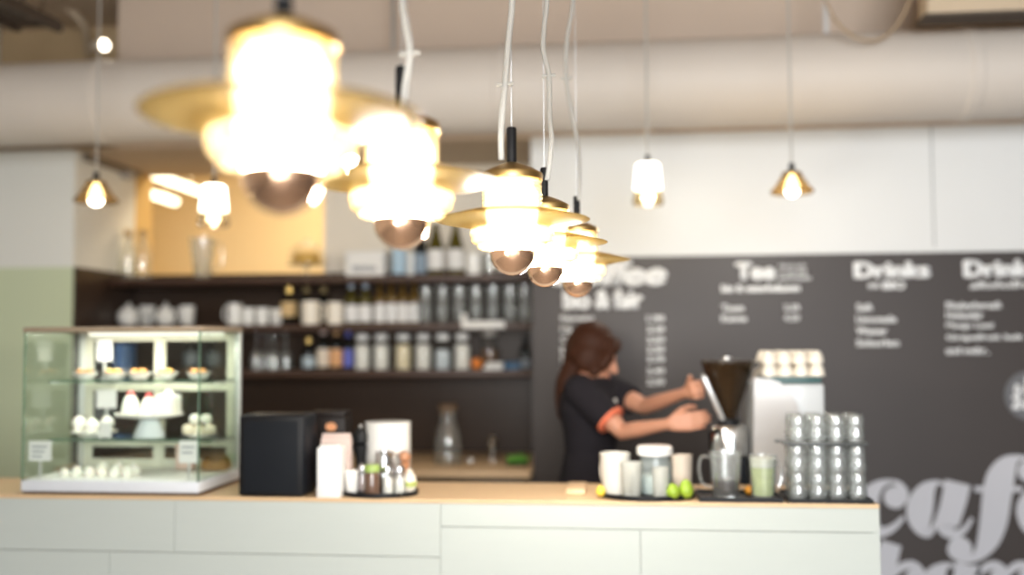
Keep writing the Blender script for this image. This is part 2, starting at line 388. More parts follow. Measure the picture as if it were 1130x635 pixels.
# ------------------------------------------------------------------ shelving in the recess
ZS = [1.906, 1.633, 1.371]; YSF = 5.50; TS = 0.036
struct('wall_niche_back', bx(XNL + 0.02, XNR, YN, YN + 0.019, 0, ZTOP), M_brown)
struct('wall_niche_side', bx(XNL + 0.0005, XNL + 0.02, YW + 0.004, YN, 0, ZTOP), M_brown)
for z, lb in zip(ZS, ('top dark brown wall shelf carrying wine bottles, glass carafes and the white carton',
                      'middle dark brown wall shelf carrying teapots, mugs and stacked glasses',
                      'lowest dark brown wall shelf carrying the white-lidded jars')):
    tag(obj('wall_shelf', bx(XNL + 0.0202, XNR, YSF, YN, z - TS, z, bev=0.002), M_shelf), lb, 'shelf', 'long wall shelves in the recess')
YI = 5.66                               # where things stand on the shelves
ZB = 0.878
bc = thing('back_counter', 'low back counter with a pale oak top along the recess', 'counter', (0, 0, 0))
obj('worktop', bx(XNL + 0.021, XNR - 0.001, 4.97, YN - 0.001, ZB - 0.03, ZB, bev=0.003), M_oak, bc)
obj('cabinet', bx(XNL + 0.021, XNR - 0.001, 5.02, YN - 0.001, 0, ZB - 0.03), M_brown, bc)
n = 4; wd = (XNR - XNL - 0.06)/n
for k in range(n):
    d = obj('door', bx(XNL + 0.03 + k*wd + 0.004, XNL + 0.03 + (k+1)*wd - 0.004, 5.0, 5.019, 0.1, ZB - 0.05, bev=0.002), M_brown, bc)
    obj('handle', bx(XNL + 0.03 + k*wd + 0.1, XNL + 0.03 + k*wd + 0.22, 4.985, 5.0, 0.74, 0.752), M_steel, d)

# ------------------------------------------------------------------ menu board
mb = thing('menu_board', 'huge dark taupe menu board with white lettering covering the wall behind the barista', 'menu board', (0, 0, 0))
ZM = W(850, 281.5, YW).z
obj('panel', bx(XNR + 0.002, 4.48, YW - 0.02, YW - 0.001, 0.02, ZM), M_menu, mb)
YT = YW - 0.021
def tx(name, s, x0, x1, y0, y1, mat=M_letter, bold=0.03, shear=0.0, ext=0.002, rot=False, parent=mb):
    c = bpy.data.curves.new('t', 'FONT'); c.body = s; c.offset = 0.008; c.shear = shear; c.extrude = 0.0; c.resolution_u = 3; c.size = 1
    o = bpy.data.objects.new('t', c); COL.objects.link(o)
    dg = bpy.context.evaluated_depsgraph_get(); dg.update()
    me = bpy.data.meshes.new_from_object(o.evaluated_get(dg)); bpy.data.objects.remove(o); bpy.data.curves.remove(c)
    bm = NB(); h_ = bold*1.1 + 0.012
    for k, (ox, oz) in enumerate(((0, 0), (h_, 0), (-h_, 0), (0, h_*0.6), (0, -h_*0.6))):     # strokes thickened by overlapping copies
        n0 = len(bm.verts); bm.from_mesh(me); bm.verts.ensure_lookup_table()
        for v in bm.verts[n0:]: v.co += Vector((ox, oz, 0.2*k))
    bpy.data.meshes.remove(me)
    if rot:
        for v in bm.verts: v.co = Vector((-v.co.y, v.co.x, v.co.z))
    r = bmesh.ops.extrude_face_region(bm, geom=bm.faces[:])
    for e in r['geom']:
        if isinstance(e, bmesh.types.BMVert): e.co.z += 1.0
    xs = [v.co.x for v in bm.verts]; ys = [v.co.y for v in bm.verts]
    A, B = W(x0, y1, YT), W(x1, y0, YT)
    for v in bm.verts:
        v.co = Vector((A.x + (v.co.x - min(xs))/(max(xs) - min(xs))*(B.x - A.x), YT - v.co.z*ext + 0.0005,
                       A.z + (v.co.y - min(ys))/(max(ys) - min(ys))*(B.z - A.z)))
    return obj(name, bm, mat, parent, smooth=False)
H = 'heading'; S_ = 'subheading'; L_ = 'menu_line'; P_ = 'price'
tx(H, 'Coffee', 604, 736, 287, 317, bold=0.045, shear=0.2)
tx(S_, 'bio & fair', 621, 710, 319, 342, bold=0.05)
for i, (s, x) in enumerate((('Espresso', 655), ('Macchiato', 660), ('Cappuccino', 668), ('Latte', 648), ('Milchkaffee', 660), ('Mokka', 650), ('Kakao', 650))):
    y = (352, 364, 375.5, 386.5, 397, 410, 422)[i]
    tx(L_, s, 619, x, y - 4, y + 4, bold=0.02); tx(P_, ('1,90', '2,20', '2,60', '2,90', '2,70', '2,40', '2,50')[i], 714, 733, y - 4, y + 4, bold=0.02)
tx(H, 'Tee', 811, 856, 289, 310, bold=0.05)
for i, (s, x) in enumerate((('schwarz, grün', 889), ('rot und weiß', 890), ('und Kräuter', 896))): tx(S_, s, 859, x, 291 + i*6.6, 296.5 + i*6.6, bold=0.01)
tx(S_, 'bio & naturbelassen', 796, 883, 313, 323, bold=0.04)
for i, (s, x, pr) in enumerate((('Tasse', 821, '2,20'), ('Kanne', 824, '4,20'))):
    tx(L_, s, 796, x, 336 + i*11.5, 344 + i*11.5, bold=0.02); tx(P_, pr, 865, 882, 336 + i*11.5, 344 + i*11.5, bold=0.01)
tx(H, 'Drinks', 942, 1027, 288, 308, bold=0.05)
tx(S_, 'mit', 958, 971, 311, 319, bold=0.01); tx(S_, 'BIO', 974, 999, 310, 320, bold=0.04)
for i, (s, x) in enumerate((('Saft', 963), ('Limonade', 989), ('Wasser', 979), ('Schorlen', 992))): tx(L_, s, 945, x, 335 + i*13.1, 343.5 + i*13.1, bold=0.02)
tx(H, 'Drinks', 1063, 1147, 286, 307, bold=0.05)
tx(S_, 'alkoholfrei', 1070, 1142, 309, 319, bold=0.01, shear=0.3)
for i, (s, x, y) in enumerate((('Rhabarbersaft', 1105, 337), ('Holunder', 1085, 348), ('Mango Lassi', 1096, 360), ('Grapefruit kalt', 1129, 373), ('und mehr..', 1092, 387))):
    tx(L_, s, 1044, x, y - 4.3, y + 4.3, bold=0.02)
pb = W(1137, 437, YT)
bd = obj('round_badge', la([(0, 0), (0.121, 0), (0.121, 0.003), (0, 0.003)], 48, M=Matrix.Translation((pb.x, YT, pb.z)) @ Matrix.Rotation(PI/2, 4, 'X')), M_badge, mb)
YT -= 0.003
tx('badge_text', 'bio', 1117, 1126, 424, 452, bold=0.05, rot=True, parent=bd); tx('badge_text', 'fair', 1128, 1140, 416, 454, bold=0.05, rot=True, parent=bd)
YT += 0.003
# fat italic lettering, drawn as swelling strokes
def stroke(bm, pts, n=8, y=0.0):
    q = smoothpath([(a, b, c) for a, b, c in pts], n)
    ctr = [W(940 + v.x/4.095, 480 + v.y/4.095, YT) for v in q]; wd = [max(0.5, v.z)/4.095*T(1040, YT)/F for v in q]
    L, R = [], []
    for i, c in enumerate(ctr):
        d = (ctr[min(i+1, len(ctr)-1)] - ctr[max(i-1, 0)]); d.y = 0; d.normalize(); s = Vector((-d.z, 0, d.x))
        L.append(c + s*wd[i]); R.append(c - s*wd[i])
    for i in range(len(ctr) - 1):
        for off in (0.0, -0.003):
            vs = [bm.verts.new(Vector((v.x, YT + off + y, v.z))) for v in (L[i], L[i+1], R[i+1], R[i])]
            try: bm.faces.new(vs)
            except ValueError: pass
    for side in (L, R):
        for i in range(len(ctr) - 1):
            vs = [bm.verts.new(Vector((v.x, YT + off + y, v.z))) for v, off in ((side[i], 0), (side[i+1], 0), (side[i+1], -0.003), (side[i], -0.003))]
            bm.faces.new(vs)
    return bm
def ball(bm, x, y, r):
    c = W(940 + x/4.095, 480 + y/4.095, YT); rr = r/4.095*T(1040, YT)/F
    return lathe(bm, [(0, 0), (rr, 0), (rr, 0.0035), (0, 0.0035)], 32, M=Matrix.Translation(c) @ Matrix.Rotation(PI/2, 4, 'X'))
def letter(strokes, balls=()):
    bm = NB()
    for k, s in enumerate(strokes): stroke(bm, s, y=-0.0006*k)
    for b_ in balls: ball(bm, *b_)
    obj('large_letter', bm, M_biglet, mb, smooth=False)
def dx(pts, d, e=0): return [(a + d, b + e, c) for a, b, c in pts]
letter([[(236, 300, 12), (243, 262, 12), (215, 224, 12), (175, 212, 9), (125, 228, 22), (85, 272, 40), (68, 340, 50), (80, 400, 44), (112, 436, 30), (150, 437, 20), (192, 415, 14), (234, 372, 8)]], [(195, 283, 50)])
a_sm = [[(425, 232, 9), (385, 216, 10), (340, 250, 38), (312, 310, 56), (305, 370, 54), (322, 425, 36), (350, 445, 16), (378, 400, 8), (412, 290, 5)],
        [(478, 216, 56), (462, 290, 54), (438, 380, 50), (430, 420, 44), (452, 448, 22), (500, 436, 14), (543, 378, 7)]]
letter(a_sm)
letter([[(800, 150, 10), (785, 112, 12), (750, 105, 14), (705, 135, 42), (672, 195, 60), (655, 280, 62), (640, 390, 58), (614, 480, 46), (570, 545, 24), (510, 568, 12), (455, 545, 12), (440, 510, 10)], [(555, 246, 12), (770, 246, 12)]], [(488, 515, 52), (800, 165, 48)])
letter([[(850, 370, 8), (900, 320, 20), (890, 250, 26), (850, 235, 14), (800, 290, 34), (790, 350, 44), (810, 420, 34), (860, 445, 12), (920, 390, 7)], [(850, 190, 8), (905, 120, 26)]])
letter([[(178, 490, 44), (165, 540, 46), (150, 600, 46), (130, 680, 46), (108, 780, 46)], [(180, 640, 12), (225, 598, 18), (275, 592, 22), (290, 640, 44), (270, 720, 48), (255, 800, 40), (300, 830, 10)]])
letter([dx(s, 50, 372) for s in a_sm])
letter([[(545, 600, 44), (525, 690, 46), (500, 800, 46)], [(560, 640, 12), (610, 598, 18), (655, 595, 22), (668, 650, 42), (640, 800, 44)], [(690, 640, 12), (735, 598, 18), (780, 595, 22), (795, 650, 42), (770, 800, 44)], [(470, 598, 8), (570, 598, 8)]])

# ------------------------------------------------------------------ serving bar
YF, ZC = 2.997, 1.05
YCB = 3.372
xr = WX(970, YF); xl = -3.4
bar_t = thing('serving_bar', 'long serving bar with off-white board front and thin pale oak top', 'bar counter', (0, 0, 0))
obj('bar_top', bx(xl, xr, YF, YCB, ZC - 0.012, ZC, bev=0.001, seg=1), M_oak, bar_t)
obj('carcass', bx(xl, xr - 0.02, YF + 0.022, YCB - 0.02, 0.0, ZC - 0.012), M_gap, bar_t)
obj('end_panel', bx(xr - 0.02, xr, YF + 0.004, YCB, 0.0, ZC - 0.012), M_board, bar_t)
def zf(y): return W(565, y, YF).z
def board(x0, x1, z1, z0): obj('front_board', bx(x0 + 0.0007, x1 - 0.0007, YF + 0.002, YF + 0.022, z0 + 0.001, z1 - 0.001, bev=0.0006, seg=1), M_board, bar_t)
v1, v2, v3, v4 = WX(193, YF), WX(486, YF), WX(706, YF), WX(478, YF)
zt = ZC - 0.0115
za, zb_, zc_, zd_ = zf(617), zf(583), zf(700), zf(800)
board(xl, v1, zt, za); board(v1, v2, zt, za)
board(v2, xr, zt, zb_); board(v2, v3, zb_, zc_); board(v3, xr, zb_, zc_)
board(xl, WX(122, YF), za, zc_); board(WX(122, YF), v2, za, zc_)
board(xl, v2, zc_, zd_); board(v2, xr, zc_, zd_); board(xl, v2, zd_, 0.08); board(v2, xr, zd_, 0.08)
# work bench behind, for grinder and coffee machine
ZK = 0.90
wx0, wx1 = WX(768, 3.5), WX(940, 3.5)
kb = thing('work_bench', 'lower work bench behind the bar carrying the coffee machine and grinder', 'bench', (0, 0, 0))
obj('bench_top', bx(wx0, wx1, YCB + 0.005, 4.02, ZK - 0.03, ZK, bev=0.003), M_steel, kb)
obj('bench_body', bx(wx0 + 0.02, wx1 - 0.02, YCB + 0.02, 4.0, 0, ZK - 0.03), M_brown, kb)

# ------------------------------------------------------------------ pendant lamps
D0 = 0.30
def saucer_lamp(px, brim_y, size, cord_px, label, rot=0.0):
    t = F*D0/size; d = CR @ Vector(((px - 565.0)/F, -(brim_y - 317.5)/F, -1.0)); p = Vector((0, 0, CAMZ)) + d*t; Y = p.y
    D = D0
    L = thing('saucer_pendant_lamp', label, 'pendant lamp', p, rot, 'row of amber saucer pendant lamps')
    # heights in units of the brim diameter, 0 = brim rim
    def pr(l): return [(r*D, z*D) for r, z in l]
    obj('stem', la(pr([(0, 0.36), (0.032, 0.36), (0.032, 0.59), (0.027, 0.60), (0, 0.60)]), 20), M_black, L)
    obj('cap', la(pr([(0, 0.37), (0.04, 0.37), (0.13, 0.335), (0.195, 0.30), (0.20, 0.288), (0.198, 0.255), (0.188, 0.25), (0.0, 0.25)]), 40), M_brass, L)
    ug = []
    for k in range(7):
        z = 0.25 - k*0.026; ug += [(0.186, z), (0.192, z - 0.008), (0.192, z - 0.018), (0.186, z - 0.025)]
    ug += [(0.20, 0.062), (0.235, 0.05)]
    obj('upper_glass', la(pr(ug), 40), G_amber, L)
    obj('brim', la(pr([(0.19, 0.066), (0.25, 0.062), (0.34, 0.042), (0.43, 0.018), (0.492, 0.004), (0.50, -0.001), (0.492, -0.006), (0.42, -0.018), (0.33, -0.036), (0.26, -0.05), (0.225, -0.055)]), 56), G_brim, L)
    lg = [(0.24, -0.052), (0.268, -0.07), (0.272, -0.10), (0.262, -0.115), (0.262, -0.135), (0.255, -0.15), (0.225, -0.16), (0.22, -0.185), (0.20, -0.192)]
    obj('lower_glass', la(pr(lg), 40), G_amber, L)
    obj('glow_sleeve', la(pr([(0.05, 0.235), (0.13, 0.235), (0.165, 0.17), (0.17, 0.04), (0.16, -0.06), (0.13, -0.15), (0.10, -0.16)]), 32), E_lamp, L)
    R = 0.142; zc = -0.215
    up = [(0, zc + R)] + [(R*math.sin(a), zc + R*math.cos(a)) for a in [PI*0.5*k/8 for k in range(1, 8)]]
    up = [(r, z) for r, z in up if z >= zc + 0.015] + [(R*0.995, zc + 0.015)]
    bulb = obj('bulb', la(pr(up), 32), E_bulb, L)
    lo = [(R*0.995, zc + 0.015), (R, zc)] + [(R*math.cos(a), zc - R*math.sin(a)) for a in [PI*0.5*k/9 for k in range(1, 9)]] + [(0, zc - R)]
    obj('mirrored_bulb_crown', la(pr(lo), 32), M_copper, L)
    # straight steel wire and loose clear cord up to the ceiling
    top = CEIL - p.z
    obj('steel_wire', tube(NB(), [(0, 0, 0.6*D), (0, 0, top)], 0.0008, 6), M_steel, L)
    pts = []
    for cx, cy in cord_px:
        q = W(cx, cy, Y); pts.append(q - p + Vector((0, -0.012, 0)))
    pts.sort(key=lambda v: v.z); e = pts[-1]; k = max(1, int((top - e.z)/0.14))
    for i in range(1, k + 1): pts.append(e.lerp(Vector((e.x*0.5, 0, top)), i/k))
    obj('cord', tube(NB(), smoothpath(pts, 8), 0.0062, 8), G_cord, L)
    k = pts[len(cord_px)//2]
    obj('cord_clip', tube(NB(), [k + Vector((-0.016, 0, -0.001)), k + Vector((0.016, 0, 0.001))], 0.0042, 8), G_cord, L)
    obj('canopy', la([(0, top), (0.045, top), (0.045, top - 0.02), (0.01, top - 0.026), (0, top - 0.026)], 24), M_black, L)
    # the lamp's own light
    l = bpy.data.lights.new('lamp_light', 'POINT'); l.energy = 20; l.color = (1.0, 0.93, 0.83); l.shadow_soft_size = 0.05
    lo_ = bpy.data.objects.new('lamp_light', l); lo_.parent = L; lo_.location = (0, 0, -0.09); COL.objects.link(lo_)
    return L
saucer_lamp(312, 129, 305, [(318, -120), (324, -60), (315, 0)], 'nearest and largest amber saucer pendant lamp, strongly blurred')
saucer_lamp(443, 200, 214, [(446, 0), (450, 30), (454, 62), (449, 100), (447, 124)], 'second amber saucer pendant lamp counted from the nearest')
saucer_lamp(565, 243, 172, [(566, 0), (562, 45), (558, 95), (554, 140), (554, 178)], 'middle amber saucer pendant lamp, third from the nearest, crisp with black stem')
saucer_lamp(601, 268, 139, [(604, 0), (601, 30), (600, 56), (606, 85), (607, 130), (609, 160), (604, 200)], 'fourth amber saucer pendant lamp, half hidden behind the middle one')
saucer_lamp(637, 287, 118, [(633, 0), (626, 45), (625, 88), (633, 135), (639, 170), (639, 222)], 'farthest amber saucer pendant lamp over the bar, fifth in the row')

def small_light(L, z, e):
    l = bpy.data.lights.new('lamp_light', 'POINT'); l.energy = e; l.color = (1.0, 0.93, 0.83); l.shadow_soft_size = 0.03
    o = bpy.data.objects.new('lamp_light', l); o.parent = L; o.location = (0, 0, z); COL.objects.link(o)
def cone_lamp(px, py, Y, label, e=7):
    p = W(px, py, Y); s = T(px, Y)/F
    L = thing('cone_pendant_lamp', label, 'pendant lamp', p, group='small cone pendant lamps')
    def pr(l): return [(r*s, z*s) for r, z in l]
    obj('shade', la(pr([(5, 17), (10, 15), (13, 8), (16, 4), (19, -1), (24, -6), (23, -8.5), (20, -7)]), 32), G_cone, L)
    small_light(L, -16*s, e)
    obj('socket', la(pr([(0, 25), (3.2, 25), (3.2, 16), (5, 15), (0, 14)]), 16), M_black, L)
    obj('bulb', la(pr([(0, 14), (3, 12), (7, 3), (8.5, -4), (7, -9), (4, -12), (0, -13)]), 20), E_small, L)
    obj('cord', tube(NB(), [(0, 0, 25*s), (0, 0, CEIL - p.z)], 0.0045, 6), G_cord, L)
    obj('canopy', la([(0, CEIL - p.z), (0.04, CEIL - p.z), (0.04, CEIL - p.z - 0.02), (0, CEIL - p.z - 0.02)], 20), M_black, L)
cone_lamp(106, 215, 4.25, 'small amber cone pendant lamp at left in front of the grey wall', e=3)
cone_lamp(874, 205, 4.25, 'small amber cone pendant lamp at right in front of the white wall')
def jar_lamp(px, py, Y, label, k=1.0, e=7):
    p = W(px, py, Y); s = T(px, Y)/F*k
    L = thing('jar_pendant_lamp', label, 'pendant lamp', p, group='small cylinder pendant lamps')
    def pr(l): return [(r*s, z*s) for r, z in l]
    obj('lit_cylinder', la(pr([(0, 22), (10, 22), (13, 20), (14, 10), (15.5, -8), (0, -8)]), 28), E_jarlamp, L)
    obj('glass_skirt', la(pr([(15.8, -8), (15.6, -14), (17.5, -18), (17.3, -23), (15.5, -25), (15, -20), (14.5, -10)]), 28), G_skirt, L)
    small_light(L, -14*s, e)
    obj('socket', la(pr([(0, 31), (2.6, 31), (2.6, 23), (4.5, 22), (0, 21.5)]), 16), M_black, L)
    obj('cord', tube(NB(), [(0, 0, 31*s), (0, 0, CEIL - p.z)], 0.0055, 6), G_cord, L)
    obj('canopy', la([(0, CEIL - p.z), (0.04, CEIL - p.z), (0.04, CEIL - p.z - 0.02), (0, CEIL - p.z - 0.02)], 20), M_black, L)
jar_lamp(236, 226, 4.3, 'small white lit cylinder pendant lamp with clear glass skirt hanging at left', e=5)
jar_lamp(715, 202, 4.3, 'small white lit cylinder pendant lamp in front of the white wall above the barista')

# ------------------------------------------------------------------ makers of small things
def wine_bottle(name, label, cat, r, h, glass, lab, cap, group=None, neck=0.32, labz=(0.12, 0.50), shoulder='bordeaux', labmat2=None):
    o = thing(name, label, cat, group=group)
    if shoulder == 'hock': pr = [(0, 0), (r*0.95, 0), (r, 0.02*h), (r, 0.45*h), (r*0.92, 0.54*h), (r*0.62, 0.72*h), (r*0.36, 0.88*h), (r*0.34, h*0.985), (r*0.38, h*0.985), (r*0.38, h), (0, h)]
    else: pr = [(0, 0), (r*0.95, 0), (r, 0.02*h), (r, 0.58*h), (r*0.93, 0.63*h), (r*0.55, 0.70*h), (r*0.38, 0.75*h), (r*0.36, h*0.97), (r*0.41, h*0.97), (r*0.41, h), (0, h)]
    obj('glass_body', la(pr, 24), glass, o)
    obj('paper_label', la([(r*1.012, labz[0]*h), (r*1.02, labz[0]*h + 0.001), (r*1.02, labz[1]*h), (r*1.012, labz[1]*h)], 24), lab, o)
    if cap:
        k = 0.40 if shoulder == 'hock' else 0.43
        obj('cap', la([(r*k*1.02, h*0.84), (r*k*1.05, h*0.84), (r*k*1.08, h*1.0), (r*k*0.9, h*1.008), (0, h*1.01)] if shoulder != 'hock' else [(r*k*1.0, h*0.90), (r*k*1.05, h*0.90), (r*k*1.08, h*1.0), (0, h*1.008)], 20), cap, o)
    return o
def storage_jar(label, r, h, cont, group=None, fill=0.70, lidm=None, name='storage_jar', contname='contents'):
    o = thing(name, label, 'jar', group=group)
    obj('glass_body', la([(0, 0), (r*0.94, 0), (r, 0.03*h), (r, 0.68*h), (r*0.86, 0.76*h), (r*0.78, 0.79*h), (r*0.78, 0.84*h)], 24), G_clear, o)
    obj(contname, la([(0, 0.015*h), (r*0.90, 0.015*h), (r*0.95, 0.05*h), (r*0.95, fill*0.92*h), (r*0.80, fill*h), (0, fill*h*1.01)], 24), cont, o)
    obj('lid', la([(r*0.80, 0.83*h), (r*0.84, 0.83*h), (r*0.86, 0.86*h), (r*0.86, 0.97*h), (r*0.78, h), (0, h)], 24), lidm or M_china, o)
    return o
def cup(label, r, h, mat, name='mug', cat='cup', group=None, handle=0.0, taper=0.88):
    """handle: angle of the handle round the cup, None for no handle"""
    o = thing(name, label, cat, group=group)
    t = r*0.07
    obj('bowl', la([(0, 0), (r*taper*0.92, 0), (r*taper, 0.03*h), (r*(taper+1)/2, 0.5*h), (r, h - 0.001), (r - t*0.5, h), (r - t, h - 0.001), (r*(taper+1)/2 - t, 0.5*h), (r*taper - t, 0.07*h), (0, 0.06*h)], 28), mat, o)
    if handle is not None:
        pts = [(r*0.93, 0, 0.80*h), (r*1.25, 0, 0.82*h), (r*1.48, 0, 0.62*h), (r*1.42, 0, 0.38*h), (r*1.15, 0, 0.22*h), (r*0.90, 0, 0.22*h)]
        bm = tube(NB(), smoothpath(pts, 5), r*0.10, 8); bmesh.ops.rotate(bm, verts=bm.verts[:], matrix=Matrix.Rotation(handle, 3, 'Z'))
        obj('handle', bm, mat, o)
    return o
def tumbler(label, r, h, group=None, name='drinking_glass', mat=None, cat='glass'):
    o = tag(obj(name, la([(0, 0), (r*0.78, 0), (r*0.82, 0.04*h), (r*0.9, 0.5*h), (r, h), (r - 0.003, h), (r*0.9 - 0.003, 0.5*h), (r*0.80 - 0.003, 0.12*h), (0, 0.10*h)], 24), mat or G_tumbler), label, cat, group)
    return o
def teapot(label, r, h, mat, ang=0.0, group=None):
    o = thing('teapot', label, 'teapot', rotz=ang, group=group)
    b = 0.74*h
    obj('body', la([(0, 0), (r*0.6, 0), (r*0.66, 0.03*h), (r*0.95, 0.22*h), (r, 0.40*h), (r*0.88, 0.60*h), (r*0.62, b), (r*0.5, b)], 28), mat, o)
    l = obj('lid', la([(r*0.58, b), (r*0.56, b + 0.02*h), (r*0.35, b + 0.10*h), (0, b + 0.13*h)], 28), mat, o)
    obj('knob', ell(NB(), (0, 0, h*0.93), (r*0.16, r*0.16, h*0.07)), mat, l)
    obj('spout', tube(NB(), smoothpath([(r*0.85, 0, 0.28*h), (r*1.25, 0, 0.40*h), (r*1.45, 0, 0.66*h), (r*1.62, 0, 0.74*h)], 4), [r*0.22]*5 + [r*0.15]*4 + [r*0.11]*4, 10), mat, o)
    obj('handle', tube(NB(), smoothpath([(-r*0.78, 0, 0.62*h), (-r*1.3, 0, 0.70*h), (-r*1.55, 0, 0.45*h), (-r*1.3, 0, 0.2*h), (-r*0.88, 0, 0.2*h)], 5), r*0.09, 8), mat, o)
    return o
def pitcher(label, r, h, mat, ang=0.0, top=1.0, name='glass_pitcher', cat='pitcher'):
    o = thing(name, label, cat, rotz=ang)
    rt = r*top
    obj('body', la([(0, 0), (r*0.86, 0), (r*0.9, 0.03*h), ((r*0.9 + rt)/2, 0.5*h), (rt, h), (rt - 0.003, h), ((r*0.9 + rt)/2 - 0.003, 0.5*h), (r*0.9 - 0.004, 0.06*h), (0, 0.05*h)], 28), mat, o)
    obj('handle', tube(NB(), smoothpath([(rt*0.97, 0, 0.88*h), (rt*1.45, 0, 0.88*h), (rt*1.6, 0, 0.6*h), (rt*1.4, 0, 0.3*h), (r*0.96, 0, 0.22*h)], 5), r*0.11, 8), mat, o)
    return o
def on(o, px, Y, z): o.location = (WX(px, Y), Y, z); return o

# ------------------------------------------------------------------ top shelf
Z1, Z2, Z3 = ZS
M_cork = pm('cork', (0.62, 0.42, 0.20), 0.8, var=0.15, scale=40)
M_gold = pm('gold foil', (0.75, 0.52, 0.18), 0.3, 0.9)
M_wlab = pm('white bottle label', (0.84, 0.83, 0.82), 0.7, var=0.02)
M_olab = pm('orange bottle label', (0.78, 0.42, 0.20), 0.7)
M_blue = pm('blue bottle label', (0.14, 0.16, 0.55), 0.6)
M_goldlab = pm('gold bottle label', (0.72, 0.50, 0.24), 0.6)
M_tinlab = pm('black label', (0.02, 0.018, 0.014), 0.5)
M_dimgold = pm('dull gold foil', (0.20, 0.15, 0.07), 0.5, 0.5)
M_pinkcap = pm('pale pink foil', (0.72, 0.55, 0.52), 0.45)
M_bluegrey = pm('blue grey foil', (0.30, 0.36, 0.45), 0.4, 0.4)
def px_h(y0, y1, px, Y=YI): return SZ(y0 - y1, px, Y)
r, h = SZ(9, 141, YI), px_h(305, 249, 141)
def carafe_bottle(label, r, h, group):
    o = thing('glass_bottle', label, 'bottle', group=group)
    obj('glass_body', la([(0, 0), (r*0.92, 0), (r, 0.03*h), (r, 0.48*h), (r*0.85, 0.62*h), (r*0.5, 0.80*h), (r*0.45, 0.90*h), (r*0.55, 0.92*h)], 24), G_tumbler, o)
    obj('water', la([(0, 0.02*h), (r*0.93, 0.03*h), (r*0.93, 0.40*h), (0, 0.40*h)], 24), tg('water', (0.97, 0.98, 0.98), (0.8, 0.86, 0.88), 0.02, 1.33), o)
    obj('cork', la([(0, 0.86*h), (r*0.40, 0.86*h), (r*0.50, 0.93*h), (r*0.52, h), (0, h)], 20), M_cork, o)
    return o
g = 'corked glass bottles on the top shelf'
a = on(carafe_bottle('left one of two corked clear glass bottles at the left end of the top shelf', r, h, g), 140, YI, Z1)
dup(a, (WX(157, YI), YI, Z1), 'right one of two corked clear glass bottles at the left end of the top shelf')
on(pitcher('tall clear glass pitcher standing on the top shelf under the small cylinder lamp', SZ(10, 225, YI), px_h(305, 259, 225), G_tumbler, 0, 1.45), 223, YI, Z1)
# cake stand under a glass dome
cs = thing('cake_stand', 'glass footed cake stand with a domed cover on the top shelf', 'cake stand', (WX(338, YI), YI, Z1))
u = SZ(1, 338, YI)
obj('foot', la([(0, 0), (9*u, 0), (8*u, 1.5*u), (2*u, 4*u), (1.6*u, 10*u), (4*u, 13*u), (0, 13*u)], 24), G_tumbler, cs)
obj('plate', la([(0, 13*u), (21*u, 13.4*u), (22*u, 15*u), (21*u, 14.6*u), (0, 14.2*u)], 32), G_tumbler, cs)
dm = obj('dome', la([(20*u, 14.8*u), (20*u, 24*u), (17*u, 32*u), (10*u, 37.5*u), (0, 39.5*u)], 32), G_clear, cs)
obj('knob', ell(NB(), (0, 0, 41.5*u), (2.2*u, 2.2*u, 2.2*u)), G_tumbler, dm)
ck = tag(obj('cake', la([(0, 0), (14*u, 0), (15*u, 1*u), (15*u, 11*u), (13*u, 13*u), (0, 13.5*u)], 32), pm('yellow sponge', (0.70, 0.42, 0.10), 0.8, var=0.15, scale=40)), 'round golden cake under the glass dome on the top shelf', 'cake')
ck.location = (WX(338, YI), YI, Z1 + 14.75*u)
# white carton
bw, bh = SZ(42, 405, YI), px_h(304, 276, 405)
wb = thing('carton_box', 'white carton box with grey print standing on the top shelf', 'box', (WX(405, YI), YI, Z1))
obj('box_body', bx(-bw/2, bw/2, -0.07, 0.09, 0, bh*0.70, bev=0.002), M_paper, wb)
obj('box_lid', bx(-bw/2 - 0.003, bw/2 + 0.003, -0.073, 0.093, bh*0.70, bh, bev=0.003), M_paper, wb)
obj('print_panel', bx(-bw*0.33, bw*0.33, -0.0715, -0.0695, bh*0.22, bh*0.44), M_print, wb)
g = 'dark wine bottles on the top shelf'
o = on(wine_bottle('wine_bottle', 'slim dark green bottle with pale blue band next to the white carton', 'bottle', SZ(7.5, 440, YI), px_h(304, 240, 440), G_dark, pm('pale blue band', (0.42, 0.58, 0.72), 0.5), M_black, g, labz=(0.05, 0.62)), 440, YI, Z1)  # pale blue band round the bottle body
o = on(cup('narrow frosted white tumbler between two dark bottles on the top shelf', SZ(5, 453, YI), px_h(304, 277, 453), pm('frosted white glass', (0.74, 0.76, 0.76), 0.4), 'tumbler', 'cup', None, None), 453, YI, Z1)
o = on(wine_bottle('wine_bottle', 'slim black bottle with white neck seal and blue-grey label on the top shelf', 'bottle', SZ(7, 464, YI), px_h(304, 244, 464), G_dark, pm('blue grey label', (0.25, 0.33, 0.42), 0.5), M_black, g, labz=(0.06, 0.42)), 464, YI, Z1)
rr, hh = SZ(7, 464, YI), px_h(304, 244, 464)
obj('neck_seal', la([(rr*0.45, 0.74*hh), (rr*0.56, 0.735*hh), (rr*0.60, 0.80*hh), (rr*0.45, 0.81*hh)], 20), M_china, o)
g = 'green hock bottles on the top shelf'
a = on(wine_bottle('wine_bottle', 'left one of two green tapered wine bottles with white labels on the top shelf', 'bottle', SZ(9.5, 481, YI), px_h(304, 245, 481), G_green, M_wlab, None, g, labz=(0.13, 0.50), shoulder='hock'), 481, YI, Z1)
dup(a, (WX(503, YI), YI, Z1), 'right one of two green tapered wine bottles with white labels on the top shelf')
on(cup('white china tumbler right of the green wine bottles on the top shelf', SZ(9.5, 523, YI), px_h(304, 280, 523), M_china, 'tumbler', 'cup', None, None, 0.95), 523, YI, Z1)
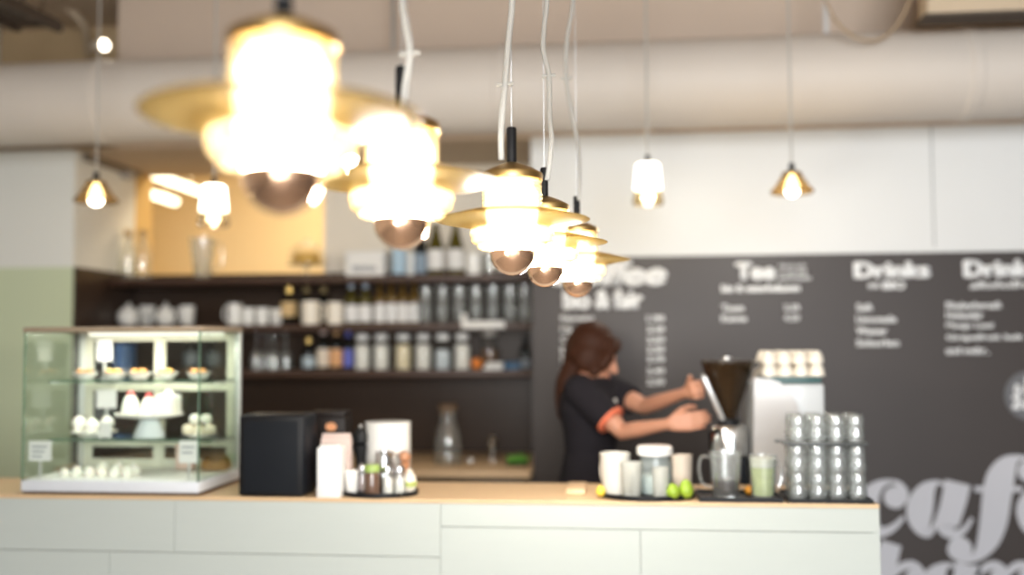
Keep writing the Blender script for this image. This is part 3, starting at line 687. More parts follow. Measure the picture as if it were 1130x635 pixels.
on(tumbler('clear drinking glass at the right of the top shelf, beside the white tumbler', SZ(8, 541, YI), px_h(304, 279, 541)), 541, YI, Z1)

# ------------------------------------------------------------------ second shelf
on(teapot('large white teapot at the left end of the second shelf', SZ(12, 141, YI), px_h(357, 331, 141), M_china, math.radians(190)), 142, YI - 0.03, Z2)
on(cup('white sugar bowl squeezed between the two white teapots on the second shelf', SZ(9, 160, YI), px_h(357, 334, 160), M_china, 'sugar_bowl', 'bowl', None, None, 0.75), 163, YI + 0.105, Z2)
on(teapot('smaller white teapot in the middle of the left group on the second shelf', SZ(10.5, 180, YI), px_h(357, 331, 180), M_china, math.radians(178)), 183, YI - 0.03, Z2)
on(cup('straight white beaker right of the teapots on the second shelf', SZ(8.5, 203, YI), px_h(357, 335, 203), M_china, 'beaker', 'cup', None, None, 0.78), 207, YI, Z2)
g = 'white cups above the display case'
on(cup('tall white milk jug, leftmost of the four white cups above the case corner', SZ(8.5, 259, YI), px_h(357, 333, 259), M_china, 'milk_jug', 'jug', g, PI, 0.9), 259, YI, Z2)
a = on(cup('short white cup, first right of the tall milk jug on the second shelf', SZ(7.5, 273, YI), px_h(357, 338, 273), M_china, group=g, handle=math.radians(100)), 274, YI, Z2)
dup(a, (WX(289.5, YI), YI, Z2), 'short white cup, second right of the tall milk jug on the second shelf')
b = on(cup('short white cup with handle towards the black bottles on the second shelf', SZ(7.5, 303, YI), px_h(357, 339, 303), M_china, group=g, handle=math.radians(-80), taper=0.8), 305, YI, Z2)
g = 'black bottles with gold labels'
a = on(wine_bottle('liqueur_bottle', 'black bottle with gold label and gold cap, leftmost of the three on the second shelf', 'bottle', SZ(8.5, 320, YI), px_h(357, 315, 320), G_dark, M_goldlab, M_gold, g, labz=(0.22, 0.60)), 319, YI, Z2)
g = 'black bottles behind the white mugs'
a = wine_bottle('liqueur_bottle', 'plain black bottle, middle of the three, half behind the big white mug', 'bottle', SZ(8.5, 320, YI), px_h(357, 315, 320), G_dark, M_tinlab, M_dimgold, g, labz=(0.22, 0.60))
a.location = (WX(338, YI + 0.02), YI + 0.02, Z2)
dup(a, (WX(357, YI + 0.03), YI + 0.03, Z2), 'plain black bottle, rightmost of the three, behind the white mugs')
g = 'large white mugs on the second shelf'
on(cup('large white mug standing in front of the black gold-labelled bottles', SZ(10.5, 342, YI - 0.08), px_h(358, 333, 342), M_cream, group=g, handle=math.radians(10), taper=0.93), 343, YI - 0.10, Z2)
on(cup('large white mug left of the two amber bottles on the second shelf', SZ(9.5, 370, YI - 0.06), px_h(358, 334, 370), M_cream, group=g, handle=math.radians(170), taper=0.92), 370, YI - 0.07, Z2)
g = 'pair of olive bottles with blue-grey tops'
a = on(wine_bottle('juice_bottle', 'grey-topped olive bottle with white label, left of the pair on second shelf', 'bottle', SZ(7.5, 389, YI), px_h(357, 310, 389), G_green, M_wlab, M_bluegrey, g, labz=(0.06, 0.45)), 387.5, YI, Z2)
dup(a, (WX(403.2, YI), YI, Z2), 'grey-topped olive bottle with white label, right of the pair on second shelf')
g = 'amber bottles with white labels'
a = wine_bottle('juice_bottle', 'amber bottle with white label, first from left in the row of amber bottles', 'bottle', SZ(6.0, 430, YI), px_h(357, 309, 430), G_olive, M_wlab, None, g, labz=(0.05, 0.47))
a.location = (WX(419, YI), YI, Z2)
for i, nme in enumerate(('second', 'third', 'fourth')):
    dup(a, (WX(431.7 + i*12.6, YI), YI, Z2), 'amber bottle with white label, %s from left in the row of amber bottles' % nme)
# stacked glasses on the second shelf
g = 'glasses stacked two high on the second shelf'
rg, hg = SZ(8.2, 520, YI), px_h(357, 316, 520)/2 - 0.0006
gx = [470, 488.5, 507, 525.5, 544, 562.5, 579]
ordn = ['first', 'second', 'third', 'fourth', 'fifth', 'sixth', 'last']
a = None
for i, x in enumerate(gx):
    for k in (0, 1):
        lb = 'clear glass in the %s row of the second shelf, %s from the amber bottles' % (('lower', 'upper')[k], ordn[i])
        loc = (WX(x, YI - 0.03), YI - 0.03, Z2 + k*(hg + 0.0004))
        if a is None: a = tumbler(lb, rg, hg, g); a.location = loc
        else: dup(a, loc, lb)
# small white sign hooked on the shelf edge
q = WX(533, YSF); u = SZ(1, 533, YSF)
sg = thing('shelf_sign', 'blank white sign tray clipped to the front edge of the second shelf', 'sign', (q, YSF, Z2 - 6*u))
obj('plate', bx(-24*u, 24*u, -0.006, -0.0005, 0, 8*u, bev=0.001), M_paper, sg)
obj('upright', bx(-24*u, -18*u, -0.006, -0.0005, 8.0*u, 16*u, bev=0.001), M_paper, sg)

# ------------------------------------------------------------------ third shelf
def wine_glass(label, r, h, group):
    o = thing('wine_glass', label, 'glass', group=group)
    obj('bowl', la([(r, 0), (r*1.08, 0.25*h), (r*0.8, 0.48*h), (0.1*r, 0.56*h), (0, 0.555*h), (0.08*r, 0.545*h), (r*0.76, 0.47*h), (r*1.04, 0.25*h), (r*0.96, 0)], 24), G_tumbler, o)
    obj('stem', la([(0.09*r, 0.55*h), (0.07*r, 0.7*h), (0.09*r, 0.93*h), (r*0.3, 0.96*h)], 12), G_tumbler, o)
    obj('foot', la([(0, 0.955*h), (r*0.3, 0.96*h), (r*0.9, 0.99*h), (r*0.9, h), (0, h)], 24), G_tumbler, o)
    return o
g = 'upturned stem glasses on the third shelf'
a = None
for i, (x, dy) in enumerate(((284, 0), (295, 0.09), (303, -0.02), (316, 0.07))):
    lb = 'upturned stem glass on the third shelf, %s of four beside the display case' % ('leftmost', 'second', 'third', 'rightmost')[i]
    loc = (WX(x, YI + dy), YI + dy, Z3)
    if a is None: a = wine_glass(lb, SZ(7, 300, YI), px_h(408, 368, 300), g); a.location = loc
    else: dup(a, loc, lb)
o = on(wine_bottle('liqueur_bottle', 'small round bottle with gold top, alone between the stem glasses and the labelled bottles', 'bottle', SZ(7, 341, YI), px_h(408, 373, 341), G_dark, pm('light blue label', (0.50, 0.60, 0.66), 0.5), M_gold, labz=(0.08, 0.40)), 341, YI, Z3)
on(wine_bottle('liqueur_bottle', 'dark bottle with cream label and pink foil top on the third shelf', 'bottle', SZ(7.2, 357, YI), px_h(408, 362, 357), G_dark, pm('cream bottle label', (0.80, 0.70, 0.58), 0.7), M_pinkcap, labz=(0.08, 0.50)), 357, YI, Z3)
on(wine_bottle('liqueur_bottle', 'dark bottle with orange label and orange foil top on the third shelf', 'bottle', SZ(7.0, 371, YI), px_h(408, 363, 371), G_dark, M_olab, pm('orange foil', (0.62, 0.36, 0.16), 0.45), labz=(0.08, 0.50)), 371.5, YI, Z3)
on(wine_bottle('liqueur_bottle', 'slim dark bottle with blue label on the third shelf left of the white-lidded jars', 'bottle', SZ(5.5, 384, YI), px_h(408, 365, 384), G_dark, M_blue, M_blue, labz=(0.08, 0.52)), 384.5, YI, Z3)
g = 'white-lidded storage jars on the third shelf'
M_sugar = pm('white granules', (0.84, 0.82, 0.76), 0.9, var=0.05, scale=60)
M_mixed = pm('yellow and white mix', (0.80, 0.70, 0.48), 0.9, var=0.3, scale=30)
jr, jh = SZ(8.6, 450, YI), px_h(408, 369, 450)
a = on(storage_jar('white-lidded jar of white sugar, first from left in the row of jars', jr, jh, M_sugar, g), 400, YI, Z3)
for i, (x, nme) in enumerate(((421, 'second'), (467, 'fourth'), (510, 'last'))):
    dup(a, (WX(x, YI), YI, Z3), 'white-lidded jar of white sugar, %s from left in the row of jars' % nme)
on(storage_jar('white-lidded jar with a yellow and white mixture in the row of jars', jr, jh, M_mixed, g), 445, YI, Z3)
on(storage_jar('white-lidded jar half filled with pale blue-white sweets in the row of jars', jr, jh, pm('pale sweets', (0.62, 0.68, 0.72), 0.6, var=0.25, scale=70), g, fill=0.55), 488.5, YI, Z3)
tag(on(obj('orange_fruit', ell(NB(), (0, 0, SZ(6.5, 526, YI)), (SZ(6.5, 526, YI),)*3), pm('orange peel', (0.80, 0.24, 0.04), 0.5, bump=0.3, scale=60)), 526, YI - 0.02, Z3), 'bright orange on the third shelf right of the jars', 'orange')
on(storage_jar('taller clear jar with brown contents and clear lid behind the orange', SZ(10, 539, YI), px_h(408, 364, 539), pm('brown beans', (0.16, 0.09, 0.05), 0.7, var=0.4, scale=60), None, 0.5, pm('clear lid', (0.45, 0.42, 0.38), 0.3)), 540, YI + 0.07, Z3)
cd = thing('folded_cloth', 'small folded white cloth lying at the front of the third shelf', 'cloth', (WX(545, YI - 0.07), YI - 0.09, Z3))
obj('lower_fold', bx(-0.055, 0.055, -0.04, 0.04, 0, 0.022, bev=0.009, seg=3), M_paper, cd)
obj('upper_fold', bx(-0.040, 0.058, -0.036, 0.036, 0.022, 0.042, bev=0.009, seg=3), M_paper, cd)
bl = thing('flat_tin', 'flat dark blue tin right of the folded white cloth on the third shelf', 'tin', (WX(565, YI), YI - 0.03, Z3))
obj('tin_body', bx(-0.05, 0.05, -0.04, 0.04, 0, 0.03, bev=0.006), pm('dark blue tin', (0.03, 0.11, 0.22), 0.4), bl)
obj('tin_lid', bx(-0.052, 0.052, -0.042, 0.042, 0.03, 0.042, bev=0.005), MATS['dark blue tin'], bl)
on(wine_bottle('syrup_bottle', 'dark slim bottle at the right end of the third shelf', 'bottle', SZ(6, 580, YI), px_h(408, 372, 580), G_dark, pm('grey label', (0.25, 0.28, 0.31), 0.5), M_black, labz=(0.05, 0.3)), 579, YI, Z3)
# third shelf behind the display case; added blue box stands in for a reflection
bb = thing('reflection_box', 'blue and white box standing in for a street reflection in the display case', 'box', (WX(126, YI), YI - 0.02, Z3))
u = SZ(1, 126, YI)
M_bluebox = pm('blue reflection colour', (0.10, 0.24, 0.58), 0.5, var=0.12)
obj('box_body', bx(-20*u, 20*u, -0.06, 0.08, 0, 29*u, bev=0.003), M_bluebox, bb)
obj('white_band', bx(-6*u, 4*u, -0.0615, -0.0595, 1*u, 28*u), M_paper, bb)
g = 'dark bottles seen through the case'
a = on(wine_bottle('syrup_bottle', 'dark bottle on the third shelf seen through the right of the display case', 'bottle', SZ(8, 215, YI), px_h(408, 370, 215), G_dark, pm('grey label', (0.25, 0.28, 0.31), 0.5), M_black, g), 212, YI, Z3)
dup(a, (WX(236, YI), YI, Z3), 'dark bottle on the third shelf just left of the display case corner post')

# ------------------------------------------------------------------ back counter
u = SZ(1, 494, 5.3)
cf = thing('carafe', 'glass carafe with brown stopper on the back counter', 'carafe', (WX(494, 5.3), 5.3, ZB))
obj('glass_body', la([(0, 0), (14*u, 0), (15*u, 2*u), (15*u, 24*u), (12*u, 38*u), (8.5*u, 46*u), (8.5*u, 53*u), (10.5*u, 58*u), (10*u, 58*u), (8*u, 52*u)], 28), G_tumbler, cf)
obj('water', la([(0, 1*u), (14*u, 2*u), (14*u, 22*u), (0, 22*u)], 28), MATS['water'], cf)
obj('stopper', la([(0, 54*u), (8*u, 54*u), (9*u, 59*u), (10.5*u, 59*u), (10.5*u, 64*u), (0, 65*u)], 24), pm('brown stopper', (0.14, 0.08, 0.04), 0.6), cf)
u = SZ(1, 543, 5.45)
tp = thing('tap', 'chrome tap with round knob at the sink on the back counter', 'tap', (WX(543, 5.45), 5.45, ZB))
obj('base', la([(0, 0), (6*u, 0), (6*u, 3*u), (3*u, 4*u), (0, 4*u)], 20), M_chrome, tp)
obj('spout', tube(NB(), smoothpath([(0, 0, 3*u), (0, 0, 18*u), (0, -4*u, 23*u), (0, -13*u, 23*u), (0, -17*u, 17*u)], 6), 2.2*u, 12), M_chrome, tp)
obj('knob', ell(NB(), (0, 0, 24*u), (4.5*u, 4.5*u, 4*u)), M_chrome, tp)
u = SZ(1, 519, 5.2)
sb = thing('tea_egg', 'small round steel tea egg lying on the back counter', 'tea egg', (WX(519, 5.2), 5.2, ZB))
obj('ball', ell(NB(), (0, 0, 5.5*u), (5.5*u, 5.5*u, 5.5*u)), M_chrome, sb)
obj('ring', la([(5.4*u, 4.9*u), (6.2*u, 4.9*u), (6.2*u, 6.1*u), (5.4*u, 6.1*u)], 24), M_chrome, sb)
hb = thing('herb_tray', 'low tray of fresh green herbs at the right end of the back counter', 'herbs', (WX(571, 5.25), 5.25, ZB))
u = SZ(1, 570, 5.25)
obj('tray', bx(-13*u, 11*u, -0.05, 0.06, 0, 0.012, bev=0.003), M_black, hb)
bm = NB(); rnd = random.Random(3)
for k in range(90):
    c = Vector((rnd.uniform(-11*u, 9*u), rnd.uniform(-0.04, 0.05), 0.012)); d = Vector((rnd.uniform(-1, 1), rnd.uniform(-1, 1), rnd.uniform(0.6, 1.6))).normalized()*rnd.uniform(0.03, 0.055)
    s = d.cross(Vector((0, 0, 1))).normalized()*0.008
    vs = [bm.verts.new(p_) for p_ in (c, c + d*0.5 + s, c + d, c + d*0.5 - s)]; bm.faces.new(vs)
lv = obj('leaves', bm, pm('herb green', (0.16, 0.44, 0.07), 0.6, var=0.3), hb); lv['kind'] = 'stuff'

# ------------------------------------------------------------------ display case
XC0, XC1 = WX(23, 3.0), WX(219, 3.0)
YC0, YC1 = 3.0, 3.35
HC = 1.579 - ZC
cw = XC1 - XC0; cd_ = YC1 - YC0
dc = thing('display_case', 'glass countertop pastry display case at the left end of the bar', 'display case', (XC0, YC0, ZC))
M_alu = pm('pale aluminium', (0.66, 0.67, 0.64), 0.35, 0.3)
M_casew = pm('cream door frame', (0.72, 0.71, 0.58), 0.4)
obj('shadow_strip', bx(0.004, cw - 0.004, 0.006, cd_, 0, 0.010), pm('brown plinth', (0.10, 0.06, 0.035), 0.5), dc)  # dark brown slab painted as the shadow under the case
obj('base_tray', bx(0.0, cw, 0.0, cd_, 0.010, 0.044, bev=0.002), pm('pale grey metal', (0.70, 0.72, 0.76), 0.4), dc)
obj('deck', bx(0.012, cw - 0.012, 0.012, cd_ - 0.03, 0.0441, 0.047), pm('white deck', (0.80, 0.81, 0.79), 0.4), dc)
obj('roof', bx(-0.003, cw + 0.003, -0.003, cd_ + 0.003, HC - 0.016, HC, bev=0.002), pm('brown roof panel', (0.34, 0.26, 0.18), 0.45), dc)
obj('front_pane', bx(0.006, cw - 0.006, 0.001, 0.005, 0.044, HC - 0.016), G_pane, dc)
obj('side_pane', bx(0.001, 0.005, 0.006, cd_ - 0.022, 0.044, HC - 0.016), G_pane, dc)
obj('side_pane', bx(cw - 0.005, cw - 0.001, 0.006, cd_ - 0.022, 0.044, HC - 0.016), G_pane, dc)
for x in (0.0, cw - 0.005): obj('glass_corner', bx(x, x + 0.005, 0, 0.005, 0.044, HC - 0.016), G_edge, dc)
for x in (0.0, cw - 0.020): obj('rear_post', bx(x, x + 0.020, cd_ - 0.022, cd_, 0.044, HC - 0.016, bev=0.002), M_alu, dc)
obj('light_strip', bx(0.05, cw - 0.05, cd_ - 0.05, cd_ - 0.038, HC - 0.026, HC - 0.0165, bev=0.002), E_case, dc)
lc = bpy.data.lights.new('display_fill_light', 'AREA'); lc.shape = 'RECTANGLE'; lc.size = cw*0.85; lc.size_y = 0.03; lc.energy = 2.0; lc.color = (1.0, 0.97, 0.88)
lco = bpy.data.objects.new('display_fill_light', lc); lco.parent = dc; lco.location = (cw/2, 0.16, HC - 0.018); COL.objects.link(lco)  # unseen lamp added under the roof to brighten the case
zA, zB_ = 1.405 - ZC, 1.212 - ZC
for z in (zA, zB_):
    s_ = obj('glass_shelf', bx(0.012, cw - 0.012, 0.130, cd_ - 0.03, z - 0.006, z), G_pane, dc)
    obj('shelf_front_edge', bx(0.012, cw - 0.012, 0.126, 0.130, z - 0.007, z + 0.001), G_edge, s_)
    for xx in (0.006, cw - 0.012): obj('shelf_bracket', bx(xx, xx + 0.006, 0.14, cd_ - 0.03, z - 0.012, z - 0.0061), M_alu, s_)
for k, (x0, x1, yo) in enumerate(((0.021, cw*0.52, cd_ - 0.014), (cw*0.48, cw - 0.021, cd_ - 0.007))):
    d = obj('sliding_door', bx(x0 + 0.03, x1 - 0.03, yo, yo + 0.003, 0.075, HC - 0.045), G_pane, dc)
    fm = NB(); box(fm, x0, x0 + 0.03, yo - 0.001, yo + 0.005, 0.045, HC - 0.0165); box(fm, x1 - 0.03, x1, yo - 0.001, yo + 0.005, 0.045, HC - 0.0165)
    box(fm, x0 + 0.03, x1 - 0.03, yo - 0.001, yo + 0.005, 0.045, 0.075); box(fm, x0 + 0.03, x1 - 0.03, yo - 0.001, yo + 0.005, HC - 0.045, HC - 0.0165)
    for zr_ in (zA - 0.045, zB_ - 0.045): box(fm, x0 + 0.03, x1 - 0.03, yo - 0.001, yo + 0.005, zr_, zr_ + 0.026)
    obj('door_frame', fm, M_casew, d)
def card(label, px, Y, z, w_, h_, lines=2, lift=0.0):
    c = thing('price_card', label, 'price card', (WX(px, Y), Y, z), group='price cards in the display case')
    obj('card', bx(-w_/2, w_/2, -0.001, 0.001, lift, lift + h_), M_paper, c)
    obj('stand', bx(-0.004, 0.004, 0.0011, 0.003, 0, lift + h_*0.5), M_alu, c)
    obj('foot', bx(-0.012, 0.012, -0.001, 0.016, 0, 0.003), M_alu, c)
    for k in range(lines): obj('printed_line', bx(-w_*0.36, w_*(0.30 - 0.1*k), -0.0016, -0.001, lift + h_*(0.66 - 0.24*k), lift + h_*(0.76 - 0.24*k)), M_print, c)
u = SZ(1, 120, 3.2)
zdk = ZC + 0.0472
card('white price card with grey print raised behind the left of the front pane', 43.5, 3.03, zdk, 25*u, 21*u, 3, 18*u)
card('white price card with grey print raised near the right front corner of the case', 208, 3.03, zdk, 21*u, 23*u, 2, 17*u)
card('blank white card standing raised on the lower case shelf behind the three cupcakes', 116, 3.295, ZC + zB_ + 0.0002, 24*u, 21*u, 0, 30*u)
card('small white card in front of the three cupcakes on the lower case shelf', 115, 3.16, ZC + zB_ + 0.0002, 14*u, 17*u, 0)
card('white card with a dark stroke standing on the upper case shelf behind the dishes', 113, 3.295, ZC + zA + 0.0002, 18*u, 25*u, 1, 20*u)
M_icing = pm('white icing', (0.86, 0.84, 0.76), 0.6, var=0.03, bump=0.3, scale=50, sss=0.2)
M_crust = pm('baked crust', (0.52, 0.27, 0.10), 0.7, var=0.25, scale=60, bump=0.4)
M_apric = pm('apricot glaze', (0.80, 0.36, 0.08), 0.3, var=0.2, scale=50)
M_lemon = pm('lemon custard', (0.84, 0.58, 0.14), 0.35, var=0.1, scale=50)
M_red = pm('red berry glaze', (0.65, 0.09, 0.09), 0.3, var=0.1)
# upper shelf: dishes of tarts
fill = [('brown nut', M_crust), ('lemon', M_lemon), ('apricot', M_apric), ('lemon', M_lemon), ('apricot', M_apric)]
dpx = [92, 124, 152, 181, 218]
for i, (x, (kind, mat)) in enumerate(zip(dpx, fill)):
    Y = 3.25; zz = ZC + zA + 0.0002; u = SZ(1, x, Y)
    nme = ('leftmost', 'second', 'middle', 'fourth', 'rightmost')[i]
    d = thing('serving_dish', 'white dish on the upper case shelf, %s of five' % nme, 'dish', (WX(x, Y), Y, zz), group='white dishes in the display case')
    obj('dish', la([(0, 0), (8*u, 0), (9*u, 1*u), (14*u, 7*u), (13.4*u, 7*u), (8.5*u, 2*u), (0, 1.6*u)], 28), M_china, d)
    for k, (ox, oy) in enumerate(((-4.9, -1.5), (4.9, -1.5), (0.0, 5.4))):
        t = thing('tart', '%s tart, %s in the %s dish of the upper case shelf' % (kind, ('left front', 'right front', 'rear')[k], nme), 'tart', (WX(x, Y) + ox*u, Y + oy*u, zz + 4.35*u), group='small tarts in the display case')
        obj('crust', la([(0, 0), (3.5*u, 0), (4.6*u, 5.0*u), (4.1*u, 5.0*u), (3.9*u, 4*u), (0, 4*u)], 16), M_crust, t)
        obj('filling', la([(4.0*u, 4.2*u), (3.0*u, 6.2*u), (0, 7*u)], 16), mat, t)
# lower shelf: cupcakes on a plate, cake stand with two domes, pile of rolls
zz = ZC + zB_ + 0.0002
def plate(label, px, Y, z, r, mat=M_china, group=None, name='plate'):
    o = thing(name, label, 'plate', (WX(px, Y), Y, z), group=group)
    obj('dish', la([(0, 0), (r*0.6, 0), (r*0.65, r*0.06), (r, r*0.2), (r*0.97, r*0.22), (r*0.62, r*0.1), (0, r*0.09)], 32), mat, o)
    return o
Y = 3.245; u = SZ(1, 105, Y)
plate('white plate carrying three white cupcakes on the lower case shelf', 103, Y, zz, 25*u)
for k, (x, dy) in enumerate(((86, 0.0), (102, -0.012), (117, 0.0))):
    c = thing('cupcake', 'white-topped cupcake, %s of three on the lower case shelf' % ('left', 'middle', 'right')[k], 'cupcake', (WX(x, Y), Y + dy, zz + 2.6*u + (abs(x - 103) > 10)*1.6*u), group='cupcakes in the display case')
    obj('case', la([(0, 0), (5*u, 0), (7*u, 8*u), (0, 8*u)], 20), M_icing, c)
    obj('icing', la([(7.6*u, 7.8*u), (7.8*u, 10*u), (6.5*u, 13*u), (4.2*u, 16*u), (0, 18*u)], 20), M_icing, c)
Y = 3.215; u = SZ(1, 165, Y)
st = thing('cake_stand', 'white footed cake stand in the middle of the lower case shelf', 'cake stand', (WX(164, Y), Y, zz))
obj('foot', la([(0, 0), (17*u, 0), (16.5*u, 2*u), (12*u, 14*u), (9*u, 20*u), (0, 20*u)], 32), pm('pale blue china', (0.70, 0.76, 0.78), 0.25), st)
obj('plate', la([(0, 20*u), (20*u, 20.2*u), (36*u, 24*u), (36.5*u, 26.5*u), (35.5*u, 26*u), (20*u, 22.4*u), (0, 22.2*u)], 40), M_china, st)
for k, x in enumerate((143, 163)):
    c = thing('iced_dome_cake', 'white iced dome cake with red top, %s of two on the white cake stand' % ('left', 'right')[k], 'cake', (WX(x, Y), Y, zz + 22.9*u + (2.3*u if k == 0 else 0.0)), group='dome cakes on the stand')
    obj('icing', la([(0, 0), (9.3*u, 0), (9.6*u, 4*u), (8.5*u, 12*u), (5.5*u, 19*u), (2.5*u, 22*u), (0, 22.5*u)], 24), M_icing, c)
    obj('red_topping', la([(4.4*u, 20.6*u), (4.2*u, 23*u), (2.2*u, 25*u), (0, 25.6*u)], 16), M_red, c)
c = thing('layer_cake', 'square white layer cake at the right of the cake stand in the case', 'cake', (WX(184.5, Y + 0.0), Y, zz + 24.6*u), group=None)
obj('cake_body', bx(-10.5*u, 10.5*u, -0.035, 0.035, 0, 22*u, bev=0.004), M_icing, c)
obj('icing_swirl', la([(6*u, 22*u), (6*u, 23.5*u), (3*u, 26*u), (0, 27*u)], 20), M_icing, c)
Y = 3.235; u = SZ(1, 218, Y)
plate('white plate under a pile of cream puffs at the right of the lower case shelf', 220, Y, zz, 19*u)
M_puff = pm('pale choux', (0.78, 0.70, 0.52), 0.7, var=0.12, scale=50, bump=0.3)
def puff(label, loc, r, mat, group, name='cream_puff', cat='cream puff'):
    o = thing(name, label, cat, loc, group=group)
    obj('lower_half', la([(0, 0), (r*0.6, 0), (r, r*0.5), (r*0.98, r*0.75), (0, r*0.75)], 18), mat, o)
    obj('cream', la([(r*0.9, r*0.75), (r*1.02, r*0.85), (r*0.92, r*0.98), (0, r)], 18), M_icing, o)
    obj('upper_half', la([(r*0.98, r*0.97), (r*0.95, r*1.2), (r*0.7, r*1.55), (0, r*1.75)], 18), mat, o)
    return o
g = 'pile of cream puffs'
rp = 6.2*u; xc = WX(220, Y)
p0 = [(-12.8, -3, 3.5), (0, -5, 1.8), (12.8, -3, 3.5), (-6.6, 8.5, 2.6), (6.6, 8.5, 2.6)]
nm = ['front left', 'front middle', 'front right', 'rear left', 'rear right']
for (ox, oy, oz), l in zip(p0, nm): puff('cream puff in the bottom layer of the pile, %s' % l, (xc + ox*u, Y + oy*u, zz + oz*u), rp, M_puff, g)
for k, ox in enumerate((-6.4, 6.4)): puff('cream puff on top of the pile, %s one' % ('left', 'right')[k], (xc + ox*u, Y + 1*u, zz + 14.1*u), rp, M_icing, g)
# case floor: row of white meringues
g = 'white meringues on the case floor'
Y = 3.08; rows = [71, 84, 98, 112, 126, 140]
def meringue(label, loc, r):
    o = thing('meringue', label, 'meringue', loc, group=g)
    obj('base', la([(0, 0), (r*0.85, 0), (r, r*0.35), (r*0.95, r*0.8), (r*0.6, r*1.25)], 18), M_icing, o)
    obj('swirl', la([(r*0.75, r*1.05), (r*0.6, r*1.35), (r*0.3, r*1.6), (0, r*1.72)], 18), M_icing, o)
    return o
u = SZ(1, 110, Y)
for k, x in enumerate(rows): meringue('white meringue in the front row on the case floor, %s from left' % ('first', 'second', 'third', 'fourth', 'fifth', 'sixth')[k], (WX(x, Y), Y, zdk), (5.4 if k == 0 else 6.75)*u)
for k, x in enumerate((113, 130, 147)): meringue('white meringue in the rear row on the case floor, %s from left' % ('first', 'second', 'third')[k], (WX(x, Y + 0.05), Y + 0.05, zdk), 8.2*u)
br = thing('bread_loaf', 'brown bread loaf on the case floor at the right rear', 'bread', (WX(238, 3.28), 3.28, zdk))
obj('crumb', bx(-0.045, 0.045, -0.028, 0.028, 0, 0.035, bev=0.01, seg=3), M_crust, br)
obj('crust_top', ell(NB(), (0, 0, 0.035), (0.046, 0.029, 0.022)), pm('dark crust', (0.26, 0.13, 0.05), 0.6, var=0.2, scale=40), br)
pk = thing('pastry_bag', 'pale pink paper box on the case floor behind the right pane', 'box', (WX(205, 3.295), 3.295, zdk))
obj('box_body', bx(-0.03, 0.03, -0.02, 0.02, 0, 0.07, bev=0.003), pm('pale pink paper', (0.78, 0.58, 0.48), 0.7), pk)
obj('box_lid', bx(-0.0315, 0.0315, -0.0215, 0.0215, 0.07, 0.085, bev=0.003), MATS['pale pink paper'], pk)

# ------------------------------------------------------------------ on the bar, left part
q0, q1 = WX(262, 3.001), WX(335, 3.001)
tl = thing('cash_till', 'black box-shaped till with ribbed front standing next to the display case', 'till', ((q0 + q1)/2, 3.003, ZC))
hw = (q1 - q0)/2
obj('housing', bx(-hw, hw, 0.006, 0.14, 0, 0.252, bev=0.012, seg=3), M_blackpl, tl)
obj('front_frame', bx(-hw + 0.004, hw - 0.004, 0.0, 0.0065, 0.004, 0.248, bev=0.003), M_black, tl)
bm = NB()
for k in range(26): box(bm, -hw + 0.02, hw - 0.02, -0.003, 0.0, 0.018 + k*0.0083, 0.018 + k*0.0083 + 0.0056)
obj('ribbed_panel', bm, M_blackpl, tl, smooth=False)
q0, q1 = WX(340, 3.24), WX(380, 3.24)
tn = thing('coffee_tin', 'square black tin with small orange emblem behind the till', 'tin', ((q0 + q1)/2, 3.24, ZC))
hw = (q1 - q0)/2; M_tin = pm('black tin', (0.012, 0.008, 0.007), 0.5, spec=0.25)
obj('tin_body', bx(-hw, hw, 0, 0.09, 0, 0.228, bev=0.004), M_tin, tn)
obj('tin_lid', bx(-hw + 0.002, hw - 0.002, 0.002, 0.088, 0.228, 0.246, bev=0.004), M_tin, tn)
ex = WX(365, 3.24) - tn.location.x
obj('reflection', la([(0, 0), (0.019, 0), (0.019, 0.001), (0, 0.001)], 24, sy=0.75, M=Matrix.Translation((ex, 0.0, 0.196)) @ Matrix.Rotation(PI/2, 4, 'X')), pm('orange emblem', (0.62, 0.28, 0.13), 0.5), tn)  # orange disc painted on the tin as a reflection
q0, q1 = WX(349.5, 3.0), WX(375, 3.0)
nb = thing('napkin_box', 'tall white paper napkin box at the front edge of the bar beside the till', 'napkin box', ((q0 + q1)/2, 3.0, ZC))
hw = (q1 - q0)/2
obj('box_body', bx(-hw, hw, 0, 0.068, 0, 0.152, bev=0.0025), M_paper, nb)
obj('napkins', bx(-hw + 0.006, hw - 0.006, 0.008, 0.060, 0.150, 0.160, bev=0.002), M_china, nb)
q0, q1 = WX(353, 3.1), WX(385, 3.1)
pg = thing('paper_bag', 'pale pink paper bag standing behind the white napkin box', 'paper bag', ((q0 + q1)/2, 3.10, ZC))
hw = (q1 - q0)/2; M_pbag = pm('pale pink bag paper', (0.70, 0.55, 0.50), 0.8, var=0.05)
bm = bx(-hw, hw, 0, 0.05, 0, 0.172)
for v in bm.verts:
    if v.co.z > 0.1: v.co.y = 0.025 + (v.co.y - 0.025)*0.5
obj('bag_body', bm, M_pbag, pg, smooth=False)
obj('folded_top', bx(-hw*0.97, hw*0.97, 0.014, 0.036, 0.1725, 0.185, bev=0.003), M_pbag, pg)
def oval_tray(label, px, Y, rx, ry, name='serving_tray', mat=None):
    t = thing(name, label, 'tray', (WX(px, Y), Y, ZC))
    obj('tray_base', la([(0, 0), (0.96, 0), (1.0, 0.002), (1.0, 0.005), (0, 0.005)], 48, sx=rx, sy=ry), mat or M_black, t)
    obj('rim', la([(0.955, 0.0052), (0.975, 0.0145), (1.0, 0.0155), (1.01, 0.012), (0.995, 0.0052)], 48, sx=rx, sy=ry), mat or M_black, t)
    return t
ZT = ZC + 0.0054
oval_tray('black oval tray crowded with sugar and condiment pots near the napkin box', 419, 3.085, 0.122, 0.092)
u = SZ(1, 415, 3.050)
def put(o, px, Y, z=None): o.location = (WX(px, Y), Y, ZT if z is None else z); return o
